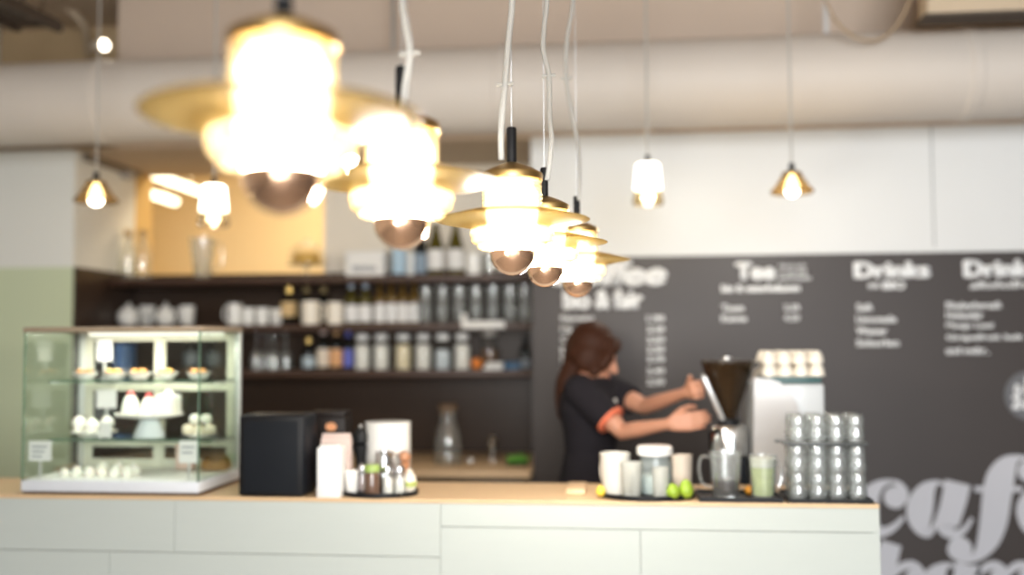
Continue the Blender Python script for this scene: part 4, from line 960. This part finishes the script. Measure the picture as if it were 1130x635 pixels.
put(cup('white china cup at the left end of the condiment tray', 8*u, 25*u, M_china, 'cup', 'cup', None, None, 0.75), 388.5, 3.055)
def shaker(label, r, h, cont, top):
    o = thing('sugar_shaker', label, 'shaker', group='glass shakers on the condiment tray')
    obj('glass_body', la([(0, 0), (r*0.95, 0), (r, 0.04*h), (r*0.88, 0.70*h), (r*0.80, 0.74*h)], 20), G_tumbler, o)
    obj('contents', la([(0, 0.02*h), (r*0.88, 0.03*h), (r*0.85, 0.55*h), (0, 0.56*h)], 20), cont, o)
    obj('metal_lid', la([(r*0.86, 0.72*h), (r*0.90, 0.78*h), (r*0.78, 0.92*h), (r*0.25, h), (0, h)], 20), top, o)
    return o
M_pinks = pm('pinkish crystals', (0.62, 0.48, 0.46), 0.8, var=0.15, scale=60)
put(shaker('glass shaker with pinkish sugar behind the white cup on the condiment tray', 6.3*u, 31*u, M_pinks, M_steel), 400, 3.105)
gj = thing('jam_jar', 'dark brown jar with green lid at the front of the condiment tray', 'jar')
obj('glass_body', la([(0, 0), (8.6*u, 0), (9*u, 1.5*u), (9*u, 22*u), (7.6*u, 25*u), (7.6*u, 26*u), (0, 26*u)], 24), pm('dark jam', (0.13, 0.075, 0.05), 0.15, var=0.2, coat=0.6), gj)
obj('lid', la([(7.9*u, 25.2*u), (8.5*u, 25.6*u), (8.5*u, 32*u), (7.8*u, 33*u), (0, 33*u)], 24), pm('green lid', (0.30, 0.42, 0.10), 0.4), gj)
put(gj, 410.5, 3.032)
put(shaker('glass shaker of white sugar right of the green-lidded jar', 6.6*u, 33*u, M_sugar, M_chrome), 428, 3.040)
put(shaker('glass shaker of white sugar second right of the green-lidded jar', 6.6*u, 32*u, M_sugar, M_chrome), 441, 3.065)
rp_ = thing('honey_pot', 'small round cream pot with greenish band at the right end of the condiment tray', 'pot')
obj('pot_body', la([(0, 0), (5*u, 0), (7.6*u, 5*u), (8*u, 11*u), (6*u, 18*u), (4.6*u, 20*u), (0, 20*u)], 24), M_cream, rp_)
obj('green_band', la([(7.75*u, 6*u), (8.15*u, 8*u), (8.15*u, 11*u), (7.9*u, 12.2*u)], 24), pm('green glaze', (0.42, 0.48, 0.14), 0.3), rp_)
obj('stopper', la([(0, 20*u), (3.4*u, 20*u), (4*u, 24*u), (0, 26*u)], 20), M_cream, rp_)
put(rp_, 452, 3.105)
mj = thing('milk_jug', 'small polished steel milk jug at the back of the condiment tray', 'jug', rotz=math.radians(40))
obj('jug_body', la([(0, 0), (12*u, 0), (13*u, 3*u), (12.5*u, 20*u), (9*u, 36*u), (9.8*u, 44*u), (9.4*u, 44*u), (8.4*u, 36*u), (11.6*u, 20*u), (11.6*u, 5*u), (0, 3.5*u)], 28), M_chrome, mj)
obj('handle', tube(NB(), smoothpath([(9.2*u, 0, 40*u), (17*u, 0, 38*u), (19*u, 0, 24*u), (12*u, 0, 12*u)], 6), 1.3*u, 8), M_chrome, mj)
put(mj, 424, 3.132)
def mill(label, h, r, mat, knob):
    o = thing('pepper_mill', label, 'mill')
    obj('mill_body', la([(0, 0), (r, 0), (r, 0.10*h), (r*0.62, 0.28*h), (r*0.58, 0.45*h), (r*0.85, 0.62*h), (r*0.85, 0.66*h), (r*0.5, 0.69*h), (0, 0.69*h)], 24), mat, o)
    obj('mill_head', la([(r*0.5, 0.692*h), (r*0.9, 0.72*h), (r*0.95, 0.80*h), (r*0.6, 0.92*h), (0, 0.94*h)], 24), mat, o)
    obj('knob', ell(NB(), (0, 0, 0.965*h), (r*0.22, r*0.22, 0.035*h)), knob, o)
    return o
put(mill('tall matte black pepper mill standing behind the condiment tray', 0.205, 0.029, M_black, M_steel), 398, 3.235, ZC)
put(mill('shorter reddish wooden pepper mill between steel jug and saucer stack', 0.125, 0.022, pm('reddish wood', (0.42, 0.19, 0.09), 0.4, var=0.2, stretch=(8, 8, 1)), M_steel), 446, 3.19)
# stack of saucers
rs = SZ(25.5, 428, 3.28)
nS = 14; dz = 0.0149
a = None
for k in range(nS):
    i = nS - 1 - k
    od = ('topmost', 'second from top', 'third from top', 'fourth from top', 'fifth from top', 'sixth from top', 'seventh from top', 'eighth from top', 'ninth from top', 'tenth from top', 'fourth from bottom', 'third from bottom', 'second from bottom', 'bottom')[i]
    lb = 'thick white bowl in the tall stack behind the condiment tray, %s' % od
    loc = (WX(428, 3.272), 3.272, ZC + 0.0004 + k*(dz + 0.0002))
    if a is None:
        a = tag(obj('stacked_bowl', la([(0, 0), (rs*0.93, 0), (rs*0.95, dz*0.1), (rs*0.96, dz*0.55), (rs, dz*0.7), (rs, dz*0.95), (rs*0.97, dz), (0, dz)], 36), M_china), lb, 'bowl', 'stacked white bowls'); a.location = loc
    else:
        a2 = a.copy(); COL.objects.link(a2); a2.location = loc; a2['label'] = lb

# ------------------------------------------------------------------ on the bar, right part
bd_ = thing('wooden_board', 'small pale wooden board lying left of the oval glass tray', 'board', (WX(641, 3.18), 3.18, ZC))
obj('board_body', bx(-0.04, 0.016, -0.08, 0.10, 0, 0.018, bev=0.004), M_oak, bd_)
obj('board_edge', bx(-0.043, -0.0402, -0.08, 0.10, 0, 0.018, bev=0.001), pm('light wood edge', (0.74, 0.56, 0.36), 0.5, var=0.1), bd_)
oval_tray('black oval tray with mugs, lidded jar and limes', 713, 3.105, 0.148, 0.112)
u = SZ(1, 710, 3.1)
G_milk = tg('milky glass', (0.93, 0.94, 0.92), (0.6, 0.65, 0.64), 0.06, 1.5, 1.4, (0.86, 0.86, 0.82), 0.55)
put(cup('large ivory mug at the left end of the oval tray', 17*u, 45*u, pm('ivory ceramic', (0.60, 0.58, 0.53), 0.3, var=0.02), 'mug', 'cup', None, math.radians(130), 0.82), 679, 3.115)
put(cup('smaller milky glass mug with handle in front of the large ivory mug', 11.5*u, 38*u, G_milk, 'mug', 'cup', None, math.radians(-95), 0.86), 697, 3.038)
lj = thing('lidded_jar', 'wide pale glass jar with flat white lid in the middle of the oval tray', 'jar')
obj('glass_body', la([(0, 0), (17*u, 0), (18*u, 2*u), (18*u, 34*u), (16*u, 39*u), (16*u, 43*u)], 32), tg('pale blue glass', (0.86, 0.92, 0.92), (0.45, 0.55, 0.56), 0.05, 1.55, 1.3, (0.70, 0.78, 0.80), 0.35), lj)
obj('contents', la([(0, 1*u), (16.8*u, 1.5*u), (16.8*u, 20*u), (0, 21*u)], 28), pm('white sugar lumps', (0.80, 0.80, 0.77), 0.9, var=0.12, scale=90), lj)
obj('lid', la([(16.4*u, 42*u), (19.5*u, 43*u), (20*u, 45*u), (20*u, 51*u), (18*u, 53*u), (0, 53.5*u)], 32), M_china, lj)
put(lj, 723, 3.125)
put(cup('small white glass tumbler in front of the lidded jar on the oval tray', 9*u, 33*u, G_milk, 'tumbler', 'cup', None, None, 0.9), 729, 3.032)
put(cup('beige ceramic tumbler at the right end of the oval tray', 12*u, 43*u, pm('beige ceramic', (0.48, 0.41, 0.34), 0.45, var=0.03), 'tumbler', 'cup', None, None, 0.86), 752.5, 3.120)
M_lime = pm('lime peel', (0.27, 0.40, 0.03), 0.45, var=0.15, scale=50, bump=0.2)
def fruit(name, label, cat, px, Y, r, mat, z=None, k=1.12, group=None):
    o = thing(name, label, cat, group=group)
    obj('fruit_body', la([(0, 0), (r*0.5, 0.1*r), (r*0.88, 0.45*r), (r, r), (r*0.88, 1.5*r), (r*0.5, 1.86*r*k*0.96), (r*0.15, 1.93*r*k), (0, 1.95*r*k)], 20), mat, o)
    obj('stem_end', la([(0, 1.9*r*k), (r*0.12, 1.9*r*k), (r*0.1, 2.02*r*k), (0, 2.02*r*k)], 10), pm('stem brown', (0.2, 0.15, 0.05), 0.8), o)
    return put(o, px, Y, z)
fruit('lime', 'left one of two green limes at the front of the oval tray', 'lime', 742.5, 3.022, 7.6*u, M_lime, group='limes on the oval tray')
fruit('lime', 'right one of two green limes, in front of the beige tumbler', 'lime', 757, 3.040, 8.2*u, M_lime, k=1.25, group='limes on the oval tray')
fruit('lemon', 'small yellow lemon peeking out left of the large ivory mug', 'lemon', 663, 3.055, 5.5*u, pm('lemon peel', (0.80, 0.58, 0.06), 0.4, bump=0.2, scale=50))
# rectangular tray with pitcher and green drink
x0, x1 = WX(771, 3.03), WX(863, 3.03)
t2 = thing('serving_tray', 'black rectangular tray with glass pitcher and green drink in front of the grinder', 'tray', ((x0 + x1)/2, 3.0, ZC))
hw = (x1 - x0)/2
obj('tray_base', bx(-hw, hw, 0, 0.165, 0, 0.005, bev=0.001), M_black, t2)
bm = NB(); box(bm, -hw, hw, 0, 0.004, 0.0052, 0.014); box(bm, -hw, hw, 0.161, 0.165, 0.0052, 0.014); box(bm, -hw, -hw + 0.004, 0.004, 0.161, 0.0052, 0.014); box(bm, hw - 0.004, hw, 0.004, 0.161, 0.0052, 0.014)
obj('rim', bm, M_black, t2)
pt = put(pitcher('clear glass coffee pitcher with handle to the left on the rectangular tray', 15.5*u, 49*u, G_tumbler, PI, 1.14), 801, 3.065)
obj('coffee', la([(0, 3*u), (13.0*u, 3.2*u), (14.2*u, 20*u), (0, 20.3*u)], 28), pm('black coffee', (0.02, 0.012, 0.008), 0.1), pt)
dr = put(cup('glass mug of pale green drink with handle to the right on the rectangular tray', 15*u, 46*u, G_tumbler, 'drink_glass', 'glass', None, math.radians(20), 0.82), 842, 3.055)
obj('green_drink', la([(0, 3.4*u), (10.7*u, 3.6*u), (12.0*u, 20*u), (13.0*u, 33*u), (0, 33.4*u)], 28), pm('lime drink', (0.56, 0.64, 0.26), 0.4, var=0.3, scale=40), dr)
obj('foam', la([(0, 33.6*u), (13.0*u, 33.5*u), (13.8*u, 43*u), (0, 43.4*u)], 28), pm('pale foam', (0.76, 0.76, 0.62), 0.7, var=0.08, scale=70), dr)
tag(put(obj('kumquat', ell(NB(), (0, 0, 5*u), (5.5*u, 5*u, 5*u)), pm('kumquat peel', (0.85, 0.36, 0.03), 0.4)), 827, 3.12), 'small orange kumquat between the pitcher and the green drink', 'kumquat')
# glass tower
x0, x1 = WX(868, 3.03), WX(961, 3.03)
t3 = thing('serving_tray', 'black rectangular tray under the tower of glass tumblers at the right end of the bar', 'tray', ((x0 + x1)/2, 3.0, ZC))
hw = (x1 - x0)/2
obj('tray_base', bx(-hw, hw, 0, 0.19, 0, 0.005, bev=0.001), M_black, t3)
bm = NB(); box(bm, -hw, hw, 0, 0.004, 0.0052, 0.012); box(bm, -hw, hw, 0.186, 0.19, 0.0052, 0.012); box(bm, -hw, -hw + 0.004, 0.004, 0.186, 0.0052, 0.012); box(bm, hw - 0.004, hw, 0.004, 0.186, 0.0052, 0.012)
obj('rim', bm, M_black, t3)
cols = [880.5, 902.5, 924.5, 946.5]; rt_ = (WX(902.5, 3.08) - WX(880.5, 3.08))/2*0.955
cn = ('leftmost', 'second from left', 'third from left', 'rightmost'); hl = 0.0805
def uptumbler(label, r, h, g):   # stands mouth down
    out = [(r*(0.965 - 0.10*t_ + 0.035*math.sin(4*PI*t_ - PI/2)), t_*h*0.95) for t_ in [k/16 for k in range(17)]]
    inn = [(q - 0.0035, z_) for q, z_ in out][::-1]
    return tag(obj('drinking_glass', la(out + [(r*0.74, 0.99*h), (r*0.66, h), (0, h), (0, 0.93*h), (r*0.70, 0.925*h)] + inn[2:], 24), G_tumbler), label, 'glass', g)
g = 'glass tumblers stacked in the tower'
a = None
for lay in range(3):
    for row in (0, 1):
        for c_ in range(4):
            lb = 'upturned glass tumbler in the tower, %s layer, %s row, %s' % (('bottom', 'middle', 'top')[lay], ('front', 'rear')[row], cn[c_])
            Y = 3.055 + row*0.068; xx = WX(cols[c_], 3.055)
            if lay == 2: xx = WX(913.5, 3.055) + (xx - WX(913.5, 3.055))*0.965
            z = ZT + lay*(hl + 0.0004) + (0.0072 if lay == 2 else 0)
            if a is None: a = uptumbler(lb, rt_, hl, g); a.location = (xx, Y, z)
            else:
                b = a.copy(); COL.objects.link(b); b.location = (xx, Y, z); b['label'] = lb
zr = ZT + 2*(hl + 0.0004) + 0.0002
ry = thing('rack_board', 'dark thin board between the middle and top layers of the glass tower', 'board', (WX(912, 3.055), 3.088, zr))
obj('board', bx(-0.128, 0.115, -0.072, 0.072, 0, 0.006, bev=0.001), pm('smoky board', (0.06, 0.065, 0.065), 0.3), ry)
obj('handle', bx(-0.142, -0.1282, -0.02, 0.02, 0.001, 0.005, bev=0.001), MATS['smoky board'], ry)

# ------------------------------------------------------------------ coffee machine and grinder
YG = 3.66
u = SZ(1, 804, YG)
gr = thing('coffee_grinder', 'chrome coffee grinder with smoked brown cone hopper in front of the barista', 'coffee grinder', (WX(804, YG), YG, ZK))
def zz_(y): return W(804, y, YG).z - ZK
obj('hopper', la([(8*u, zz_(463)), (11*u, zz_(455)), (20*u, zz_(430)), (28*u, zz_(403)), (29*u, zz_(401)), (27.4*u, zz_(403)), (19*u, zz_(430)), (10*u, zz_(455))], 40), G_hopper, gr)
obj('coffee_beans', la([(0, zz_(462)), (7.5*u, zz_(461)), (10.4*u, zz_(454)), (18*u, zz_(432)), (23*u, zz_(416)), (10*u, zz_(412)), (0, zz_(411))], 32), pm('coffee beans', (0.055, 0.028, 0.014), 0.5, var=0.5, scale=120, bump=0.6), gr)
ld = obj('hopper_lid', la([(0, zz_(402)), (28*u, zz_(402) - 0.0005), (29.5*u, zz_(400)), (29*u, zz_(397.5)), (0, zz_(396.5))], 40), pm('dark smoked lid', (0.035, 0.025, 0.018), 0.25), gr)
obj('lid_knob', la([(0, zz_(397)), (5*u, zz_(397)), (4.5*u, zz_(394)), (0, zz_(393.5))], 20), M_steel, ld)
obj('collar', la([(0, zz_(468)), (12*u, zz_(468)), (12*u, zz_(463)), (8.2*u, zz_(462)), (0, zz_(462))], 28), M_black, gr)
obj('motor_housing', la([(0, zz_(503)), (20*u, zz_(503)), (22*u, zz_(501)), (22*u, zz_(475)), (19*u, zz_(469)), (12*u, zz_(467.5)), (0, zz_(467.5))], 40), M_chrome, gr)
obj('body', bx(-19*u, 19*u, -14*u, 20*u, 0.03, zz_(503), bev=0.012, seg=3), M_blackpl, gr)
obj('foot_plate', bx(-23*u, 23*u, -24*u, 22*u, 0, 0.03, bev=0.006), M_black, gr)
lp0 = W(777, 417, YG - 0.06) - gr.location; lp1 = W(797, 462, YG - 0.05) - gr.location
obj('dosing_lever', tube(NB(), [lp0, lp1], 0.0105, 14, round_end=True), pm('polished white metal', (0.80, 0.80, 0.80), 0.18, 0.7), gr)
pf = obj('portafilter_fork', tube(NB(), [(-21*u, -6*u, zz_(478)), (-15*u, -26*u, zz_(472))], 0.006, 10), M_black, gr)
px0, px1 = WX(833, 3.52), WX(911, 3.52)
em_ = thing('espresso_machine', 'white espresso machine with curved side panel and cups on its top', 'espresso machine', (px0, 3.52, ZK))
mw = px1 - px0; mt = W(870, 424, 3.52).z - ZK
M_mach = pm('white enamel', (0.50, 0.52, 0.53), 0.3, var=0.015, coat=0.2)
obj('body', bx(0, mw, 0, 0.40, 0.03, mt, bev=0.008, seg=3), M_mach, em_)
for fx in (0.03, mw - 0.03):
    for fy in (0.03, 0.37): obj('foot', la([(0, 0), (0.016, 0), (0.018, 0.03), (0, 0.03)], 16, c=(fx, fy, 0)), M_black, em_)
obj('cup_tray', bx(0.055, mw - 0.006, 0.02, 0.38, mt, mt + 0.024, bev=0.003), pm('dark teal tray', (0.03, 0.085, 0.085), 0.4), em_)
prof = [(832, 417), (850, 418.5), (862, 423), (872, 432), (880, 446), (885, 465), (887, 500), (888, 545), (832, 545)]
bm = NB(); P_ = [W(x, y, 3.505) - em_.location for x, y in prof]
f0 = [bm.verts.new((p.x, -0.015, p.z)) for p in P_]; f1 = [bm.verts.new((p.x, -0.0005, p.z)) for p in P_]
bm.faces.new(f0); bm.faces.new(f1[::-1])
for i in range(len(P_)): j = (i+1) % len(P_); bm.faces.new((f0[i], f0[j], f1[j], f1[i]))
obj('curved_side_panel', bm, pm('pearl white panel', (0.45, 0.435, 0.43), 0.28, var=0.02, coat=0.2), em_, smooth=False)
zc0 = ZK + mt + 0.0244; rc_ = SZ(8.6, 880, 3.65); hc_ = SZ(14, 880, 3.6)
g = 'cream cups stacked on the espresso machine'
def ucup(label):
    o = thing('espresso_cup', label, 'cup', group=g)
    r, h = rc_, hc_
    obj('bowl', la([(r, 0), (r*0.98, 0.25*h), (r*0.85, 0.65*h), (r*0.6, 0.92*h), (r*0.5, h), (0, h), (0, 0.94*h), (r*0.55, 0.86*h), (r*0.8, 0.6*h), (r*0.92, 0.25*h), (r*0.94, 0)], 24), M_cream, o)
    obj('handle', tube(NB(), smoothpath([(0, r*0.93, 0.2*h), (0, r*1.3, 0.25*h), (0, r*1.3, 0.6*h), (0, r*0.82, 0.68*h)], 5), r*0.09, 8), M_cream, o)
    return o
a = None
for lay in (0, 1):
    for row in (0, 1):
        for c_ in range(4):
            lb = 'upturned cream cup on the espresso machine, %s layer, %s row, %s' % (('lower', 'upper')[lay], ('front', 'rear')[row], cn[c_])
            loc = (WX(852 + c_*17.4 - lay*1.0, 3.58), 3.60 + row*0.125, zc0 + lay*(hc_ + 0.0004))
            if a is None: a = ucup(lb); a.location = loc
            else: dup(a, loc, lb)
b = dup(a, (WX(839, 3.84), 3.84, ZK + mt + 0.0002), 'single cream cup at the left rear corner of the espresso machine top')
b.location.z = ZK + mt + 0.0004

# ------------------------------------------------------------------ the barista
M_skin = pm('skin', (0.50, 0.24, 0.15), 0.55, var=0.05, scale=30, sss=0.1)
M_hair = pm('auburn hair', (0.038, 0.013, 0.006), 0.6, spec=0.15, var=0.5, scale=30, stretch=(6, 6, 0.8), bump=0.5)
M_shirt = pm('charcoal cotton', (0.016, 0.014, 0.017), 0.9, spec=0.12, var=0.1, scale=40, bump=0.15)
M_trous = pm('black denim', (0.02, 0.02, 0.024), 0.85, var=0.1, scale=60)
YP = 3.95
hip = W(651, 540, YP); hip.z = 0.97
base = Vector((hip.x, hip.y, 0))
FY = math.radians(-14)                                    # she faces along the bar, turned a little to the street
fwd = Vector((math.cos(FY), math.sin(FY), 0)); lft = Vector((-math.sin(FY), math.cos(FY), 0)); UP = Vector((0, 0, 1))
def at_(px, y): p = W(px, y, YP); return p
chest = at_(650, 452); waist = at_(652, 505); shld = at_(652, 424); nb_ = at_(653, 416)
shN, elN, wrN = W(640, 430, 3.81), W(687, 477, 3.73), W(739, 468, 3.60)
shF, elF, wrF = W(668, 430, 4.08), W(712, 449, 3.92), W(758, 433, 3.69)
handN = (W(781, 463, 3.585) - wrN).normalized(); handF = (W(781, 428, 3.60) - wrF).normalized()
hc = at_(656, 391)
pit = math.radians(24)
HY = math.radians(6); hfw = Vector((math.cos(HY), math.sin(HY), 0)); hl_ = Vector((-math.sin(HY), math.cos(HY), 0))
hf = (hfw*math.cos(pit) - UP*math.sin(pit)).normalized(); hu = hl_.cross(hf) * -1
if hu.z < 0: hu = -hu
HM = Matrix((hf, hl_, hu)).transposed()                  # head frame: x forward, y left, z up
def hp(x, y, z): return hc + HM @ Vector((x, y, z))
def torso(e=0.0, lo=0.84, top=True):
    secs = [(Vector((hip.x, hip.y, lo)), 0.112 + e, 0.165 + e, FY), (hip, 0.110 + e, 0.163 + e, FY), (Vector((waist.x, waist.y, 1.10)), 0.088 + e, 0.128 + e, FY),
            (Vector((waist.x, waist.y, 1.18)), 0.094 + e, 0.135 + e, FY), (chest, 0.108 + e, 0.155 + e, FY), (Vector((chest.x, chest.y, 1.315)), 0.100 + e, 0.165 + e, FY),
            (Vector((shld.x, shld.y, 1.365)), 0.072 + e, 0.150 + e, FY), (Vector((shld.x + 0.004, shld.y, 1.392)), 0.052 + e, 0.085 + e, FY)]
    return secs
bm = NB(); loft(bm, torso(), 32)
tube(bm, [nb_ - UP*0.03, nb_ + UP*0.02, hp(-0.012, 0, -0.06), hp(-0.008, 0, -0.02)], [0.060, 0.052, 0.050, 0.052], 16, round_end=True)
# head
ell(bm, hp(-0.012, 0, 0.022), (0.093, 0.073, 0.088), HM.to_4x4(), 24, 16)
ell(bm, hp(0.022, 0, -0.035), (0.060, 0.056, 0.070), HM.to_4x4(), 20, 14)
ell(bm, hp(0.056, 0, -0.088), (0.022, 0.024, 0.017), HM.to_4x4())
tube(bm, [hp(0.076, 0, 0.012), hp(0.090, 0, -0.010), hp(0.101, 0, -0.030)], [0.008, 0.010, 0.0125], 12, round_end=True)
for s in (-1, 1):
    ell(bm, hp(0.090, s*0.012, -0.034), (0.010, 0.008, 0.007), HM.to_4x4(), 10, 8)
    ell(bm, hp(0.058, s*0.034, -0.028), (0.020, 0.020, 0.018), HM.to_4x4(), 12, 8)
    ell(bm, hp(0.072, s*0.028, 0.018), (0.012, 0.020, 0.007), HM.to_4x4(), 12, 8)
    ell(bm, hp(-0.012, s*0.076, -0.012), (0.018, 0.008, 0.030), HM.to_4x4(), 12, 8)
ell(bm, hp(0.080, 0, -0.057), (0.010, 0.022, 0.0055), HM.to_4x4(), 12, 8); ell(bm, hp(0.078, 0, -0.066), (0.010, 0.020, 0.006), HM.to_4x4(), 12, 8)
# arms
def arm(bm, s, e, w_):
    m1 = s.lerp(e, 0.4); m2 = e.lerp(w_, 0.3); m3 = e.lerp(w_, 0.7)
    tube(bm, smoothpath([s, m1, s.lerp(e, 0.85)], 3), [0.052, 0.051, 0.048, 0.044, 0.040, 0.037, 0.034], 16, round_end=True)
    tube(bm, [s.lerp(e, 0.8), e, m2, m3, w_], [0.036, 0.031, 0.030, 0.0235, 0.0195], 16, round_end=True)
arm(bm, shN, elN, wrN); arm(bm, shF, elF, wrF)
def hand(bm, wr, d, palm, curl):
    d = d.normalized(); palm = (palm - d*palm.dot(d)).normalized(); th = d.cross(palm)
    if th.z < 0: th = -th
    offs = (0.0255, 0.0085, -0.0085, -0.0245); ln = (0.85, 0.92, 0.87, 0.70)
    for o_, L_2 in zip(offs, ln):
        kn = wr + d*(0.080 if abs(o_) < 0.02 else 0.073) + th*o_
        tube(bm, [wr + th*o_*0.55 + d*0.005, (wr + th*o_*0.55).lerp(kn, 0.6), kn], [0.0130, 0.0135, 0.0110], 10, round_end=True)
        p = kn; ang = 0
        pts = [kn]; 
        for seg, da in ((0.042, curl[0]), (0.027, curl[1]), (0.021, curl[2])):
            ang += math.radians(da); p = p + (d*math.cos(ang) + palm*math.sin(ang))*seg*L_2; pts.append(p)
        tube(bm, pts, [0.0092, 0.0086, 0.0079, 0.0070], 10, round_end=True)
    t0 = wr + d*0.018 + th*0.020; t1 = wr + d*0.050 + th*0.044 + palm*0.014; t2 = t1 + d*0.026 + th*0.006 + palm*0.020; t3 = t2 + d*0.018 + palm*0.018 - th*0.004
    tube(bm, [t0, t1, t2, t3], [0.0145, 0.0118, 0.0100, 0.0085], 10, round_end=True)
hand(bm, wrN, handN, lft, (16, 30, 24)); hand(bm, wrF, handF, -lft, (38, 52, 38))
# legs and feet
for s in (-1, 1):
    h0 = Vector((hip.x, hip.y, 0.90)) + lft*s*0.085; k0 = h0 + fwd*(0.02 if s > 0 else -0.03); k0.z = 0.49
    a0 = k0 + fwd*(-0.02); a0.z = 0.085
    tube(bm, [h0, h0.lerp(k0, 0.5), k0, k0.lerp(a0, 0.35), a0], [0.082, 0.070, 0.054, 0.052, 0.036], 18, round_end=True)
    tube(bm, [a0 - fwd*0.025 - UP*0.045, a0 + fwd*0.07 - UP*0.050, a0 + fwd*0.15 - UP*0.058], [0.034, 0.032, 0.022], 14, round_end=True)
for v in bm.verts: v.co -= base
body = obj('person', remeshed(bm, 0.0042, 4), M_skin, None, base)
tag(body, 'woman with auburn ponytail in charcoal t-shirt reaching for the coffee grinder', 'person')
# hair
bm = NB()
ell(bm, hp(-0.026, 0, 0.034), (0.094, 0.083, 0.092), HM.to_4x4(), 24, 16)
ell(bm, hp(-0.052, 0, -0.010), (0.062, 0.078, 0.072), HM.to_4x4(), 24, 16)
for s in (-1, 1):
    ell(bm, hp(-0.022, s*0.066, -0.022), (0.052, 0.026, 0.062), HM.to_4x4())
    tube(bm, smoothpath([hp(0.030, s*0.058, 0.070), hp(0.046, s*0.072, 0.025), hp(0.036, s*0.074, -0.030), hp(0.016, s*0.070, -0.088)], 4), [0.020]*5 + [0.026]*4 + [0.018]*3 + [0.008], 12, round_end=True)
    tube(bm, smoothpath([hp(0.060, s*0.012, 0.082), hp(0.070, s*0.045, 0.062), hp(0.056, s*0.068, 0.022)], 4), [0.014]*4 + [0.013]*4 + [0.008], 10, round_end=True)
pony = [hp(-0.095, 0, 0.010), W(632, 404, YP - 0.01), W(624, 424, YP - 0.03), W(620, 446, YP - 0.03), W(618, 462, YP - 0.03)]
tube(bm, smoothpath(pony, 5), [0.030 + 0.012*math.sin(PI*min(1, i/14)) - (0.022*max(0, i - 14)/6) for i in range(21)], 14, round_end=True)
for v in bm.verts: v.co -= base
obj('hair', remeshed(bm, 0.005, 3), M_hair, body)
# clothes
bm = NB(); loft(bm, [s for s in torso(0.010, 0.90)][:-1] + [(Vector((shld.x + 0.002, shld.y, 1.386)), 0.064, 0.100, FY)], 32)
cN, cF = shN.lerp(elN, 0.72), shF.lerp(elF, 0.66)
tube(bm, [shN, shN.lerp(elN, 0.4), cN], [0.064, 0.063, 0.058], 18, round_end=False); ell(bm, shN, (0.064, 0.064, 0.060))
tube(bm, [shF, shF.lerp(elF, 0.4), cF], [0.064, 0.063, 0.058], 18, round_end=False); ell(bm, shF, (0.064, 0.064, 0.060))
for v in bm.verts: v.co -= base
obj('t_shirt', remeshed(bm, 0.006, 2), M_shirt, body)
dN = (elN - shN).normalized()
bm = tube(NB(), [cN - dN*0.006 - base, cN + dN*0.008 - base], [0.0600, 0.0585], 24); obj('sleeve_band', bm, pm('coral red band', (0.72, 0.17, 0.08), 0.7), body)  # coral red band round the end of the near sleeve
bm = NB()
loft(bm, [(Vector((hip.x, hip.y, 0.84)), 0.122, 0.176, FY), (hip, 0.119, 0.172, FY), (Vector((hip.x, hip.y, 1.02)), 0.106, 0.152, FY)], 28)
for s in (-1, 1):
    h0 = Vector((hip.x, hip.y, 0.88)) + lft*s*0.085; k0 = h0 + fwd*(0.02 if s > 0 else -0.03); k0.z = 0.49
    a0 = k0 + fwd*(-0.02); a0.z = 0.11
    tube(bm, [h0, h0.lerp(k0, 0.5), k0, a0], [0.094, 0.080, 0.064, 0.052], 18)
for v in bm.verts: v.co -= base
obj('trousers', remeshed(bm, 0.008, 2), M_trous, body)
for s in (-1, 1):
    h0 = Vector((hip.x, hip.y, 0.88)) + lft*s*0.085; k0 = h0 + fwd*(0.02 if s > 0 else -0.03); a0 = k0 + fwd*(-0.02)
    bm = NB(); c = Vector((a0.x, a0.y, 0)) - base
    R3 = Matrix.Rotation(FY, 4, 'Z')
    loft(bm, [(c + fwd*0.055, 0.130, 0.046, FY), (c + fwd*0.055 + UP*0.03, 0.130, 0.046, FY), (c + fwd*0.03 + UP*0.065, 0.095, 0.043, FY), (c + UP*0.10, 0.052, 0.042, FY)], 24)
    obj('shoe', bm, M_black, body)
for s in (-1, 1):
    e_ = obj('eye', ell(NB(), hp(0.061, s*0.030, 0.002) - base, (0.0120, 0.0120, 0.0120)), pm('eye white', (0.75, 0.73, 0.70), 0.2), body)
    obj('iris', ell(NB(), hp(0.0690, s*0.031, 0.000) - base, (0.0055, 0.0055, 0.0055)), pm('brown iris', (0.06, 0.03, 0.015), 0.2), e_)
obj('lips', ell(NB(), hp(0.085, 0, -0.0605) - base, (0.0075, 0.019, 0.0065), HM.to_4x4(), 12, 8), pm('lip', (0.50, 0.17, 0.14), 0.4), body)
tgp = W(678, 444, 3.90) - base
obj('name_tag', ell(NB(), tgp, (0.010, 0.016, 0.016)), pm('pewter badge', (0.55, 0.52, 0.48), 0.4), body)
print('ARM', (elN-shN).length, (wrN-elN).length, (elF-shF).length, (wrF-elF).length)
